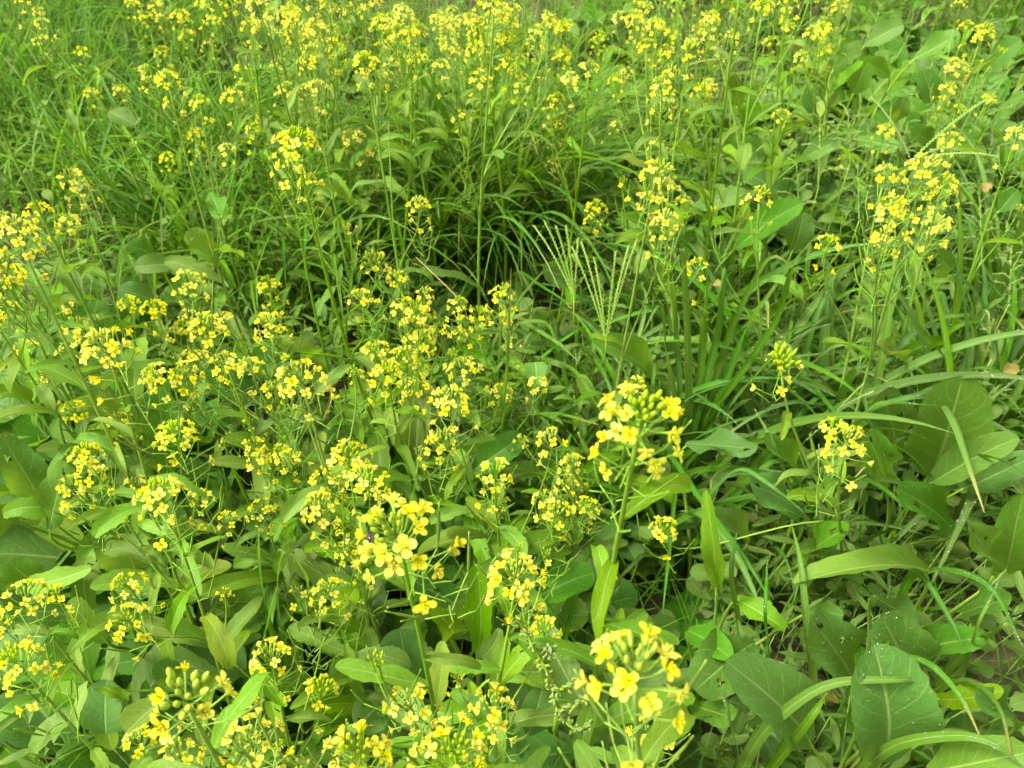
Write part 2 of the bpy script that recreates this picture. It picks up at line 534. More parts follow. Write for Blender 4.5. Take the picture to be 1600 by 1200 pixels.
def blade_mb(bend, lean=0.1, w=0.02, m='blade', nv=14, seed=0, kink=None, twist=0.0):
    """unit-long grass blade rising from the origin and arching towards +Y"""
    mb = MB(); rows = []; uvs = []
    y = z = 0.0; ang = lean
    rr = random.Random(seed); sd = 0.0; ph = rr.uniform(0, 6)
    for i in range(nv + 1):
        t = i / nv
        ww = w * min(1.0, 0.55 + 1.4 * t) * (1 - t ** 2.6) + 0.0006
        tw = twist * t
        row, ur = [], []
        for s in (-1, 0, 1):
            hx = s * ww
            h = 0.35 * abs(s) * ww
            x2 = hx * math.cos(tw); n2 = hx * math.sin(tw) + h
            row.append((x2 + sd, y - n2 * math.cos(ang), z + n2 * math.sin(ang)))
            ur.append((s * .5 + .5, t))
        rows.append(row); uvs.append(ur)
        y += math.sin(ang) / nv; z += math.cos(ang) / nv
        sd += 0.05 * math.sin(ph + 2.4 * t) / nv
        ang += bend / nv * (0.35 + 1.3 * t)
        if kink and abs(t - kink) < 0.5 / nv: ang += 0.9
    mb.grid(rows, m, uvs)
    return mb
BLADE = {'blade': [], 'fine': [], 'turf': []}
for i in range(8):
    b_ = blade_mb([0.5, 1.0, 1.5, 1.9, 2.3, 1.2, 0.8, 1.7][i], [0.05, .15, .1, .2, .12, .3, .02, .25][i], [.022, .019, .02, .018, .02, .024, .018, .021][i], 'blade', 16, i, kink=0.62 if i == 5 else None, twist=[0, .5, -.6, .3, -.3, .2, .9, -.2][i])
    BLADE['blade'].append((b_.mesh('broad_blade'), dew_on(b_, 60, i, lo=0.0012, hi=0.0042).mesh('dew')))
for i in range(8):
    b_ = blade_mb([0.6, 1.1, 1.6, 2.0, 2.4, 1.3, 0.9, 1.8][i], [0.05, .2, .15, .25, .2, .35, .1, .4][i], [.009, .0105, .0115, .009, .010, .012, .010, .011][i], 'fine', 12, i + 50, kink=0.7 if i == 5 else None, twist=[0, .5, -.6, .3, -.3, .2, .9, -.2][i])
    BLADE['fine'].append((b_.mesh('fine_blade'), None))

# --- a mustard flower, about 14 mm across, opening along +Z
def petal_mb(length, width, open_a, m='petal', seed=0):
    rr = random.Random(seed)
    mb = MB(); rows = []; uvs = []
    r, z = 0.0008, 0.0
    ang = 1.25                      # from horizontal: starts upright (claw), then turns outwards
    n = 6
    for i in range(n + 1):
        t = i / n
        w = width * (0.22 + 0.78 * min(1, max(0, (t - 0.15) / 0.45)) ** 0.8) * (1 if t < 0.75 else math.sqrt(max(0.0, 1 - ((t - 0.75) / 0.27) ** 2)))
        row, ur = [], []
        for s in (-1, -.5, 0, .5, 1):
            cz = 0.22 * w * (1 - s * s) * -1
            row.append((r - cz * math.sin(ang) * 0.5, s * w, z - cz * math.cos(ang) * -1 * 0.6))
            ur.append((s * .5 + .5, t))
        rows.append(row); uvs.append(ur)
        r += math.cos(ang) * length / n; z += math.sin(ang) * length / n
        ang = 1.25 + (open_a - 1.25) * min(1, t * 1.7 + 0.1) - 0.25 * t
    mb.grid(rows, m, uvs)
    return mb
def flower_mb(open_a, seed, m='petal', npet=4, sl=1.0):
    rr = random.Random(seed)
    mb = MB()
    for k in range(npet):
        a = k * math.pi / 2 + rr.uniform(-.14, .14) + (0.18 if k % 2 else 0)
        mb.add(petal_mb(0.0082 * rr.uniform(.86, 1.08), 0.0024 * rr.uniform(.82, 1.12), open_a + rr.uniform(-.22, .22), m, rr.random()), Matrix.Rotation(a, 4, 'Z'))
    for k in range(6):
        a = k * math.pi / 3 + rr.uniform(-.2, .2)
        d = Vector((math.cos(a) * 0.35, math.sin(a) * 0.35, 1)).normalized()
        tip = d * (0.0052 * rr.uniform(.8, 1.1))
        mb.tube([(0, 0, 0.0005), tip], 0.0003, 'stamen', 3)
        mb.egg(tip - d * 0.0004, (math.cos(a), math.sin(a), 0.8), 0.0017, 0.0006, 'stamen', 4, 2)
    mb.tube([(0, 0, 0), (0, 0, 0.0035), (0, 0, 0.0062), (0, 0, 0.0068)], [.0005, .0007, .0005, .0007], 'bud', 4)
    for k in range(4):               # sepals
        a = k * math.pi / 2 + math.pi / 4
        c, s_ = math.cos(a), math.sin(a)
        p0 = Vector((c * .0006, s_ * .0006, -.0002)); p1 = Vector((c * .0024, s_ * .0024, .0022)); p2 = Vector((c * .0036, s_ * .0036, .0038))
        q = Vector((-s_, c, 0))
        mb.grid([[p0 - q * .0005, p0 + q * .0005], [p1 - q * .0009, p1 + q * .0009], [p2 - q * .0003, p2 + q * .0003]], 'bud')
    return mb
FL_MB = [flower_mb(0.12, 1), flower_mb(0.30, 2), flower_mb(0.55, 3), flower_mb(0.0, 4), flower_mb(0.85, 5), flower_mb(0.7, 6, 'wither', 3), flower_mb(0.2, 7, 'petal', 3)]
FL = [f.mesh('flower') for f in FL_MB]

# --- flower heads: buds in the middle, flowers round them, older flowers and pods down the stalk; the stalk tip is the origin
def head_def(seed, nfl, nbud, loose, pods, spread=1.0, budscale=1.0, drop=0.0, tall=1.0, fs=1.0):
    rr = random.Random(seed)
    core = MB()
    fl = []
    core.tube([(0, 0, -0.012), (0, 0, 0.004), (0, 0, 0.012 * tall)], [.0016, .0013, .0006], 'stem', 5)
    for k in range(nbud):
        a = k * 2.4 + rr.uniform(-.3, .3)
        rad = 0.0085 * math.sqrt((k + .4) / max(nbud, 1)) * budscale
        p = Vector((math.cos(a) * rad, math.sin(a) * rad, (0.021 - 0.45 * rad) * tall + rr.uniform(-.001, .002)))
        d = Vector((math.cos(a) * rad * 40, math.sin(a) * rad * 40, 1)).normalized()
        L = (0.0062 + 0.28 * rad) * budscale
        core.egg(p, d, L, 0.0016 * (0.75 + 50 * rad) * min(budscale, 1.25), 'bud', 6, 5)
        core.tube([(0, 0, 0.006), p * 0.6 + Vector((0, 0, .002)), p], 0.0005, 'stem', 3)
    for k in range(nfl):
        a = k * 2.4 + rr.uniform(-.35, .35)
        q = (k + .5) / nfl
        rad = (0.0105 + 0.0085 * q) * spread * rr.uniform(.88, 1.12)
        p = Vector((math.cos(a) * rad, math.sin(a) * rad, (0.017 - 0.013 * q) * tall + rr.uniform(-.003, .003)))
        tilt = 0.35 + 0.95 * q + rr.uniform(-.25, .25)
        d = Vector((math.cos(a) * math.sin(tilt), math.sin(a) * math.sin(tilt), math.cos(tilt)))
        fl.append((p, d, rr.uniform(0, 6.28), rr.choice([0, 0, 1, 1, 2, 3, 3, 4, 6]), fs * rr.uniform(.86, 1.12)))
        core.tube([(0, 0, 0.004 - 0.014 * q), p * .55 + Vector((0, 0, -0.0035)), p], [.0006, .0006, .0008], 'stem', 4)
    for k in range(loose):
        a = k * 2.4 + 1.1 + rr.uniform(-.4, .4)
        z = -0.010 - 0.048 * (k + rr.random()) / max(loose, 1)
        rad = rr.uniform(.014, .026) * spread
        p = Vector((math.cos(a) * rad, math.sin(a) * rad, z + .009))
        tilt = rr.uniform(.9, 1.5)
        d = Vector((math.cos(a) * math.sin(tilt), math.sin(a) * math.sin(tilt), math.cos(tilt)))
        fl.append((p, d, rr.uniform(0, 6.28), rr.choice([0, 1, 2, 3, 5, 6, 4, 2]), fs * rr.uniform(.8, 1.05)))
        core.tube([(0, 0, z - .004), p * .6 + Vector((0, 0, z * .4 - .002)), p], [.0006, .0006, .0007], 'stem', 4)
    for k in range(pods):
        a = k * 2.4 + 0.6 + rr.uniform(-.4, .4)
        z = -0.045 - 0.009 * k
        pl = rr.uniform(.015, .026)
        e = Vector((math.cos(a) * pl, math.sin(a) * pl, z + pl * .55))
        up = Vector((math.cos(a) * .5, math.sin(a) * .5, 1)).normalized()
        L = rr.uniform(.016, .032)
        core.tube([(0, 0, z), e * .5 + Vector((0, 0, z * .5 + .001)), e], .00055, 'stem', 4)
        core.tube([e, e + up * L * .3, e + up * L * .8 + Vector((0, 0, L * .06)), e + up * L + Vector((0, 0, L * .1)), e + up * (L * 1.18) + Vector((0, 0, L * .14))], [.0006, .0012, .0011, .0005, .0007], 'pod', 4)
    full = MB()
    full.add(core)
    for p, d, sp, v, s in fl:
        full.add(FL_MB[v], zframe(p, d, sp, s))
    return dict(core=core.mesh('flower_head'), full=full.mesh('flower_head'), fl=fl)
HEADS = {
    'dome': [head_def(100 + i, [12, 13, 10, 12, 9][i], [9, 10, 12, 8, 12][i], [4, 5, 6, 4, 3][i], [8, 6, 10, 7, 5][i], [1.08, 1.15, 1.0, 1.2, 1.05][i], tall=[1, 1.15, .9, 1.2, 1][i], fs=1.0) for i in range(5)],
    'big': [head_def(120 + i, [14, 13, 15, 12][i], [11, 9, 12, 13][i], [7, 9, 6, 8][i], [12, 9, 13, 11][i], [1.12, 1.05, 1.18, 1.1][i], tall=[1, 1.2, 1.1, .9][i], fs=1.02) for i in range(4)],
    'loose': [head_def(140 + i, [9, 8, 10, 7, 9][i], [8, 10, 7, 9, 6][i], [8, 10, 9, 11, 7][i], [11, 8, 12, 9, 14][i], [1.0, 1.1, 1.2, 1.1, 1.0][i], tall=[1.1, 1.3, 1.0, 1.2, 1.4][i], fs=1.0) for i in range(5)],
    'bud': [head_def(160 + i, [4, 5, 6][i], [16, 13, 12][i], 3, 3, 0.95, [1.5, 1.3, 1.15][i]) for i in range(3)],
    'small': [head_def(180 + i, [8, 7, 9, 6][i], [6, 8, 5, 7][i], [2, 3, 2, 2][i], [6, 8, 5, 7][i], [.88, .95, .85, .9][i], fs=.98) for i in range(4)],
    'tip': [head_def(200 + i, [0, 1, 2][i], [9, 7, 10][i], [0, 0, 1][i], [5, 7, 4][i], .8, .85, fs=.8) for i in range(3)],
    'podded': [head_def(220 + i, [2, 1, 3][i], [5, 4, 5][i], [3, 2, 2][i], [20, 17, 23][i], .85, .8, fs=.8) for i in range(3)],
}
def put_head(parent, p, d, kind, scale, split, spin=None):
    hd = rnd.choice(HEADS[kind])
    if kind == 'big' and scale > 1.02: hd = HEADS['big'][2 if scale > 1.2 else 0]
    mtx = zframe(p, d, U(0, 6.28) if spin is None else spin, scale)
    if not split:
        return obj('flower_head', hd['full'], parent, mtx)
    h = obj('flower_head', hd['core'], parent, mtx)
    for q, dd, sp, v, s in hd['fl']:
        obj('flower', FL[v], h, zframe(q, dd, sp, s))
    return h

# patches of the photo that grass and weeds own: mustard leaves keep out of them (x, y, half width, half height, share left out)
THIN = [(765, 330, 160, 115, .9), (500, 410, 150, 90, .8), (870, 620, 130, 100, .75), (620, 520, 120, 90, .5), (1110, 540, 150, 150, .8), (1400, 560, 240, 140, .75), (130, 200, 240, 200, .85), (1300, 260, 90, 90, .35),
        (1350, 1010, 300, 240, .92), (1500, 420, 140, 120, .6), (430, 650, 110, 90, .5), (1480, 850, 160, 120, .5), (300, 300, 140, 90, .5)]
def crowded(p):
    x, y = pix(p)
    for cx, cy, w, h, s in THIN:
        if ((x - cx) / w) ** 2 + ((y - cy) / h) ** 2 < 1 and rnd.random() < s: return True
    return False
def put_leaf(parent, kind, p, y, length, width=1.0, up=Vector((0, 0, 1)), dew=0.0, name='leaf', which=None, wild=False):
    if wild and crowded(Vector(parent.location) + Vector(p) + Vector(y).normalized() * length * .6): return None
    lst = LEAF[kind]
    me, dw = lst[which % len(lst)] if which is not None else rnd.choice(lst)
    m = frame(p, y, up, length * width, length, length)
    o = obj(name, me, parent, m)
    if dw is not None and rnd.random() < dew:
        d = obj('dew_drops', dw, o); d['kind'] = 'stuff'
    return o

# ------------------------------------------------------------------ mustard plants in flower
STEMS = []
def mustard(base, heads, leaves=9, basal=4, split=True, lab=None, near=True, lscale=1.0):
    """heads: [(point, kind, scale)], the first is the main shoot"""
    t = thing('mustard_plant', base, 'mustard plant', lab, None, heads[0][0].copy() if heads else base)
    rel = lambda p: Vector(p) - Vector(base)
    top = rel(heads[0][0])
    h = top.length
    sw = Vector((U(-.05, .05), U(-.05, .05), 0)) * h * 2
    side = Vector((top.x, top.y, 0))
    main = bez(Vector((0, 0, -.03)), Vector((0, 0, h * .33)) + sw * .6 + side * 0.05, Vector((top.x, top.y, 0)) * 0.82 + Vector((0, 0, top.z * .68)) + sw * .2, top, 18)
    r0 = 0.0021 + 0.0020 * min(1, h)
    mb = MB()
    mb.tube(main, [r0 * (1 - 0.62 * i / 18) for i in range(19)], 'stem', 7)
    shoots = []
    for k, hd in enumerate(heads):
        e = rel(hd[0])
        if k == 0:
            shoots.append((main, hd)); continue
        i0 = int(18 * min(max(0.30 + 0.42 * (e.z / max(h, .1)) * U(.6, 1.0), .15), .86))
        a = main[i0]
        tg = (main[i0 + 1] - main[i0 - 1]).normalized()
        d = (e - a)
        if d.z < 0.03:
            i0 = max(2, i0 - 6); a = main[i0]; d = e - a
        br = bez(a, a + tg * d.length * .2 + d * .2, e - Vector((0, 0, d.length * .38)) - d * .05, e, 10)
        rb = r0 * 0.45
        mb.tube(br, [rb * (1 - .55 * i / 10) for i in range(11)], 'stem', 5)
        shoots.append((br, hd))
        ld = Vector((d.x, d.y, 0.25 * d.length)) if d.length > 0 else Vector((1, 0, 0))
        put_leaf(t, 'lance', a, ld + Vector((U(-.05, .05), U(-.05, .05), 0)), U(.045, .085) * lscale, U(.9, 1.2), dew=.35 if near else 0, wild=True)
    obj('stem', mb.mesh('stem'), t)
    STEMS.append([q + Vector(base) for q in main])
    for pts, (p, kind, sc) in shoots:
        d = (pts[-1] - pts[-2]).normalized() + Vector((U(-.28, .28), U(-.28, .28), .25))
        put_head(t, pts[-1], d, kind, sc * U(.9, 1.1), split)
    a0 = U(0, 6.28)
    for k in range(leaves):              # leaves up the stem, smaller towards the top
        f = 0.16 + 0.76 * (k + U(.1, .9)) / leaves
        i = min(17, int(f * 18)); p = main[i].lerp(main[i + 1], f * 18 - i)
        a = a0 + k * 2.4 + U(-.4, .4)
        L = (0.115 * (1 - f) + 0.040) * U(.7, 1.25) * lscale
        kind = 'lance' if f > .28 or rnd.random() < .5 else 'basal'
        if f > .3 and rnd.random() < .3: kind = 'strap'
        put_leaf(t, kind, p, Vector((math.cos(a), math.sin(a), U(.25, .95))), L, U(.85, 1.2), dew=.35 if near else 0, wild=True)
    for k in range(basal):
        a = a0 + 1 + k * 2.4 + U(-.4, .4)
        put_leaf(t, 'basal', Vector((0, 0, U(.01, .06))), Vector((math.cos(a), math.sin(a), U(.35, 1.3))), U(.12, .20) * lscale, U(.85, 1.1), dew=.3 if near else 0, wild=True)
    return t

# flower heads as seen in the photo: x, y, width in photo pixels, kind (d dome, b bud, l loose, g big, s small)
HEAD_LIST = """290 1100 92 b;500 1088 52 b;392 1165 66 l;283 1192 60 l;425 1035 62 d;383 1105 32 s;203 920 46 d;205 975 54 d;42 943 52 d;90 938 30 s;30 1042 72 g;8 985 34 l;
220 1166 40 s;350 930 18 s;515 930 58 d;190 815 27 s;255 782 66 g;320 788 33 s;360 820 30 s;410 800 40 l;500 800 60 d;545 722 68 g;575 760 60 d;512 762 54 d;20 440 46 d;8 485 24 s;125 520 40 d;45 553 38 d;
115 483 28 s;203 482 30 s;243 490 38 d;297 446 38 l;112 556 28 s;169 553 68 g;250 596 48 d;292 592 48 d;355 575 50 d;392 580 44 d;290 520 28 s;328 523 50 d;353 505 30 s;275 530 26 s;422 455 36 l;423 512 52 g;473 600 64 d;
425 615 30 s;497 618 28 s;190 663 38 d;277 690 60 g;138 720 52 d;115 770 46 l;123 648 30 s;85 597 28 s;215 762 26 s;455 725 32 s;405 728 30 s;440 712 30 l;400 703 30 s;588 423 48 b;623 444 30 s;663 468 34 l;630 488 34 s;652 500 50 l;
716 484 38 l;748 500 34 l;785 469 44 l;716 528 20 s;655 545 44 l;587 558 44 d;606 592 54 d;634 568 48 d;726 583 50 d;783 617 34 d;703 637 64 g;691 697 52 d;655 615 38 l;773 748 58 l;813 693 20 s;862 698 40 s;895 730 46 d;888 765 44 l;
848 785 34 s;912 795 36 s;990 610 34 s;1000 662 128 g;623 845 112 g;546 868 34 s;866 810 44 s;928 800 28 s;806 908 84 g;850 993 42 s;640 1105 72 l;771 1110 74 d;715 1063 28 b;563 1178 84 d;710 1178 96 g;946 993 28 s;993 1058 132 g;1016 1150 74 l;
1038 833 38 s;950 905 22 s;1220 578 56 b;1323 695 66 g;1300 680 36 s;1219 547 20 s;1221 186 28 d;1186 317 42 b;1252 92 28 d;1286 50 28 d;1310 15 24 d;1191 18 36 d;1230 8 24 s;1230 50 20 s;1113 30 26 d;1076 90 40 b;1106 140 30 d;1143 62 24 s;1291 392 32 s;
1491 113 34 d;1480 143 26 l;1533 60 36 d;1510 45 18 s;1543 160 18 s;1381 212 30 d;1483 227 30 d;1446 270 56 g;1470 303 40 l;1381 282 34 s;1460 357 34 l;1393 350 48 l;1586 222 28 s;1500 10 18 s;573 103 46 g;616 40 36 d;655 55 32 d;700 75 30 d;746 62 32 d;
790 67 32 d;756 93 30 d;810 97 24 d;813 128 30 d;800 30 24 d;860 42 32 d;884 45 26 d;880 95 36 g;920 113 38 d;870 158 34 g;870 200 32 d;553 222 34 g;583 247 24 s;655 327 42 d;862 262 20 s;930 333 36 l;1023 283 50 l;1046 297 32 s;1068 323 28 l;1032 360 36 l;
962 204 22 s;1026 238 34 l;1033 147 42 l;980 117 24 d;1010 77 36 d;1048 123 30 s;464 232 62 g;452 268 34 s;481 292 28 s;117 290 34 l;10 352 32 d;63 337 40 d;30 375 58 g;110 355 26 s;130 87 20 s;143 151 20 s;190 149 20 s;230 115 25 d;263 132 42 d;313 165 32 d;
308 213 28 d;355 240 24 s;262 250 24 d;413 188 28 d;400 212 24 s;450 147 36 g;482 105 36 d;484 140 28 d;380 115 28 l;255 85 26 d;295 60 20 s;283 32 30 d;245 15 24 d;335 38 20 s;320 8 30 d;405 12 42 g;427 30 32 d;455 42 36 g;390 50 24 s;520 50 26 d;40 8 22 s;
62 23 16 s;68 42 18 s;208 8 20 s;140 735 30 s;560 590 24 s;690 520 24 s;360 690 22 s;540 830 34 l;780 790 26 s"""
KIND = dict(d='dome', b='bud', l='loose', g='big', s='small')
heads = []
for w_ in HEAD_LIST.replace('\n', '').split(';'):
    a = w_.split()
    heads.append((float(a[0]), float(a[1]), float(a[2]), KIND[a[3]]))
rb = random.Random(21)
for k in range(78):                      # the crowded band along the far side
    x = rb.triangular(380, 1180, 800) if k % 3 else rb.uniform(330, 1330)
    y = rb.triangular(-60, 150, -5)
    heads.append((x, y, rb.uniform(22, 32), rb.choice(['dome', 'loose', 'loose', 'small', 'small'])))
for k in range(9):                      # just outside the frame on the left
    s_ = -1
    heads.append((800 + s_ * rb.uniform(815, 1100), rb.uniform(0, 900), rb.uniform(34, 55), rb.choice(['dome', 'loose', 'big'])))

WREF = {'dome': .046, 'big': .050, 'loose': .044, 'bud': .042, 'small': .034}
items = []
for px, py, w, kind in heads:
    d = ray(px, py)
    dist = FPX * WREF[kind] / w
    dist = dist * (1 + rb.uniform(-.05, .05))
    z = CAM_H + d.z * dist
    zc = min(max(z, 0.42), 1.06)
    if w < 30 and kind == 'small': zc = min(max(z, 0.36), 0.9)
    dist = (CAM_H - zc) / -d.z
    p = CAM + d * dist
    sc = (w * dist / FPX) / WREF[kind]
    if py < 170: sc *= .86
    if w > 80: sc *= 1.15
    items.append([p, kind, min(max(sc, .55), 1.5), w, px, py])
items.sort(key=lambda i: (i[1] == 'small', -i[3]))
plants = []
for it in items:
    best = None
    for pl in plants:
        m0 = pl[0]
        dxy = (Vector((it[0].x, it[0].y)) - Vector((m0[0].x, m0[0].y))).length
        if len(pl) < (6 if it[1] == 'small' else 4) and dxy < (0.15 if it[1] == 'small' else 0.095) and it[0].z - m0[0].z < 0.06 and m0[0].z - it[0].z < .30:
            if best is None or dxy < best[0]: best = (dxy, pl)
    if best: best[1].append(it)
    else: plants.append([it])
HERO_BASE = [(1220, 578, 1300, 960), (1000, 662, 930, 1230), (993, 1058, 985, 1500), (464, 232, 625, 760), (623, 845, 668, 1300), (290, 1100, 400, 1400), (588, 423, 640, 900), (423, 512, 570, 880), (1323, 695, 1295, 960), (710, 1178, 760, 1400)]
for pl in plants:
    p = pl[0][0]
    cen = sum((i[0] for i in pl), Vector()) / len(pl)
    lean = U(.02, .10) * p.z
    a = U(0, 6.28)
    base = Vector((cen.x + math.cos(a) * lean, cen.y + math.sin(a) * lean, 0))
    dist = (p - CAM).length
    if p.x > .2: base.x += .13 * p.z
    for hx, hy, bx, by in HERO_BASE:
        if abs(pl[0][4] - hx) < 3 and abs(pl[0][5] - hy) < 3: base = at(bx, by, 0)
    for _ in range(0 if pl[0][4] > 900 and pl[0][5] > 550 else rnd.randint(0, 2)):   # side shoots still in bud or already in pod
        a = U(0, 6.28); rr_ = U(.03, .11)
        pl.append([p + Vector((math.cos(a) * rr_, math.sin(a) * rr_, -U(.03, .24) * p.z)), rnd.choice(['tip', 'podded', 'tip', 'small']), U(.75, 1.05)])
    off = pl[0][4] < 0 or pl[0][4] > 1600 or pl[0][5] < -20
    mustard(base, [(i[0], i[1], i[2]) for i in pl], leaves=rnd.randint(9, 13), basal=rnd.randint(3, 5), split=dist < 1.45 and not off, near=dist < 1.3)
for k in range(60):                      # taller rows further back, seen as stems and leaves between the flowers
    x, y = U(-2.0, 2.4), U(1.75, 4.2)
    if 590 < pix((x, y, 0))[0] < 940 and y < 2.6: continue
    if x < -.42 * y and y > 1.7: continue
    if x > .45 * y and rnd.random() < .6: continue
    z = U(.5, .8)
    hs = [(Vector((x + U(-.06, .06), y + U(-.06, .06), z)), rnd.choice(['dome', 'loose', 'big']), 1.0)]
    for _ in range(rnd.randint(1, 3)):
        hs.append((hs[0][0] + Vector((U(-.09, .09), U(-.09, .09), U(-.22, 0))), 'dome', .9))
    mustard(Vector((x, y, 0)), hs, 13, 5, False, None, False, 1.15)

# ------------------------------------------------------------------ leafy mustard plants without flowers: leaves as seen in the photo
# base x, y; tip x, y; width (photo pixels); height of base and tip above the soil; kind o oval, b basal, l lance
LEAF_LIST = """1378 1190 1415 1068 118 .18 .30 o;1266 1160 1186 1048 92 .18 .30 o;1345 1085 1272 972 80 .16 .27 o;1425 1085 1398 982 88 .15 .25 o;1433 1015 1504 1003 42 .15 .2 o;1178 1005 1090 1067 86 .16 .18 o;1449 893 1318 842 46 .26 .34 l;
1364 930 1420 977 46 .2 .2 o;1450 1205 1585 1192 62 .24 .28 o;1463 1092 1563 1090 34 .24 .24 l;1557 897 1514 828 46 .26 .34 o;1572 892 1580 830 50 .22 .3 o;1120 920 1094 843 30 .25 .34 l;1150 936 1224 962 36 .22 .2 l;1262 956 1307 965 28 .24 .22 o;
1453 742 1522 638 108 .2 .34 o;1450 757 1566 703 46 .26 .34 o;1500 765 1610 728 44 .22 .26 o;1402 717 1384 622 66 .2 .3 o;1386 762 1358 690 52 .24 .32 o;1072 692 1176 712 44 .3 .3 o;1257 802 1172 758 62 .26 .3 o;1251 757 1214 688 44 .26 .34 o;
1492 832 1418 768 56 .22 .28 o;1416 566 1368 545 26 .3 .34 o;746 1018 752 903 42 .3 .46 l;640 1092 636 992 82 .24 .34 o;675 950 742 1027 42 .42 .34 l;782 982 753 1040 30 .42 .36 l;775 866 870 832 34 .42 .46 l;838 932 924 898 58 .3 .34 o;768 1058 905 1042 46 .32 .34 l;
825 1147 852 1092 48 .26 .32 o;612 1090 556 1130 62 .2 .2 o;660 1112 750 1106 34 .3 .32 l;735 737 814 693 50 .3 .36 o;1022 592 958 528 52 .26 .34 o;650 737 650 638 54 .3 .44 o;152 1000 62 1072 78 .16 .2 o;262 1085 146 1167 44 .44 .40 l;350 1072 350 988 74 .16 .26 o;
142 952 117 893 38 .28 .36 l;166 1002 110 943 34 .3 .36 l;108 962 32 950 52 .2 .24 o;165 1157 165 1083 58 .22 .30 o;215 902 184 813 78 .22 .34 o;142 888 36 927 32 .36 .32 l;276 1062 254 1038 36 .3 .34 o;282 416 210 414 30 .4 .42 o;242 472 188 449 34 .36 .4 o;
240 400 205 380 34 .34 .38 o;92 642 188 630 28 .42 .44 l;352 683 432 712 32 .4 .38 l;262 742 252 622 62 .28 .44 o;72 802 18 688 52 .24 .38 o;75 832 107 733 44 .3 .42 o;5 803 72 784 32 .34 .36 l;1078 332 1172 300 34 .36 .42 l;1148 388 1250 323 44 .36 .46 o;
1238 392 1262 343 40 .32 .4 o;1460 163 1449 116 32 .34 .42 o;1333 147 1356 108 30 .34 .42 o;1163 202 1182 166 32 .34 .42 o;1156 166 1151 131 22 .36 .44 o;1282 197 1264 156 24 .34 .42 o;1398 189 1416 164 24 .34 .4 o;1194 245 1164 219 26 .34 .4 o;1150 235 1130 208 24 .34 .4 o;
1350 70 1410 45 30 .34 .4 o;1430 90 1500 62 34 .34 .4 o;1300 110 1345 75 30 .34 .42 o;1390 120 1352 96 26 .3 .36 o;1462 235 1430 205 30 .3 .36 o;1340 215 1395 240 28 .3 .32 o;1545 105 1590 70 30 .34 .42 o;1545 200 1500 180 28 .3 .34 o;1250 250 1310 225 30 .3 .36 o;
1100 400 1060 372 34 .3 .36 o;1215 300 1165 270 34 .3 .34 o;1560 330 1595 300 30 .3 .34 o;905 440 850 425 40 .3 .36 o;1470 440 1480 402 30 .34 .42 o;500 1160 552 1195 58 .3 .34 o;440 1120 400 1175 50 .24 .28 o;1080 1100 1140 1130 50 .16 .16 o;1075 985 1120 1020 44 .16 .18 o;
1300 1010 1340 1060 50 .12 .14 o;1250 880 1300 830 46 .2 .28 o;1170 850 1130 800 40 .22 .28 o;1500 960 1560 940 44 .16 .2 o;1590 1130 1540 1090 46 .2 .26 o;330 400 300 360 40 .36 .42 o;330 300 345 345 30 .44 .44 o;170 175 200 195 26 .44 .44 o;60 920 20 880 48 .24 .3 o"""
leaves = []
for w_ in LEAF_LIST.replace('\n', '').split(';'):
    a = w_.split()
    x0, y0, x1, y1, w, z0, z1 = map(float, a[:7])
    if y0 > 560 and x0 > 1000: z0, z1 = z0 + .04 + (.08 if y0 > 880 else 0), z1 + .11 + (.07 if y0 > 880 else 0)
    A, B = at(x0, y0, z0), at(x1, y1, z1)
    leaves.append((A, B, w * ((A + B) / 2 - CAM).length / FPX, a[7]))
groups = []
for lf in leaves:
    for g in groups:
        if len(g) < 6 and ((lf[0] - g[0][0]).xy).length < 0.17:
            g.append(lf); break
    else: groups.append([lf])
def rosette(g, extra=2):
    c = sum((l[0] for l in g), Vector()) / len(g)
    base = Vector((c.x, c.y + 0.02, 0))
    t = thing('leafy_mustard_plant', base, 'leafy plant', None, None, g[0][1].copy())
    for A, B, w, k in g:
        d = B - A
        L = d.length * 1.04
        kind = 'oval' if k == 'o' else 'lance'
        full = .72 if k == 'o' else .26
        to_cam = (CAM - A).normalized()
        up = (Vector((0, 0, 1)) * .50 + to_cam * .75 + Vector((U(-.22, .22), U(-.22, .22), 0))).normalized()
        me, dw = rnd.choice(LEAF[kind])
        mtx = frame(A - base, d + Vector((0, 0, .12 * L)), up, w / full, L, L)
        o = obj('leaf', me, t, mtx)
        if dw is not None and rnd.random() < .6:
            obj('dew_drops', dw, o, kind='stuff')
        mb = MB()
        r = 0.0028
        mb.tube(bez(Vector((U(-.01, .01), U(-.01, .01), -.02)), Vector((0, 0, A.z * .5)), A - base - d * .3 - Vector((0, 0, .02)), A - base + d * .05, 8), [r * 1.5 - r * .9 * i / 8 for i in range(9)], 'stem', 5)
        st = obj('leaf_stalk', mb.mesh('leaf_stalk'), t)
    for k in range(extra):
        a = U(0, 6.28)
        put_leaf(t, 'basal', Vector((0, 0, .01)), Vector((math.cos(a), math.sin(a), U(.3, .9))), U(.12, .2), U(.95, 1.2), dew=.3)
for g in groups: rosette(g, 3)
def rosette_at(x, y, n, s):
    t = thing('leafy_mustard_plant', Vector((x, y, 0)), 'leafy plant', None, None, Vector((x, y, .25)))
    a0 = U(0, 6)
    for k in range(n):
        a = a0 + k * 2.4
        put_leaf(t, 'basal', Vector((0, 0, .01)), Vector((math.cos(a), math.sin(a), U(.4, 1.8))), U(.12, .23) * s, U(.95, 1.25), dew=.3, wild=k > 1)
for k in range(34):
    px, py = U(-60, 1660), U(40, 1230)
    if 600 < px < 900 and 250 < py < 430: continue
    if px < 300 and py < 330: continue
    p = at(px, py, .18)
    if not crowded(p): rosette_at(p.x, p.y, rnd.randint(5, 8), U(.9, 1.2))
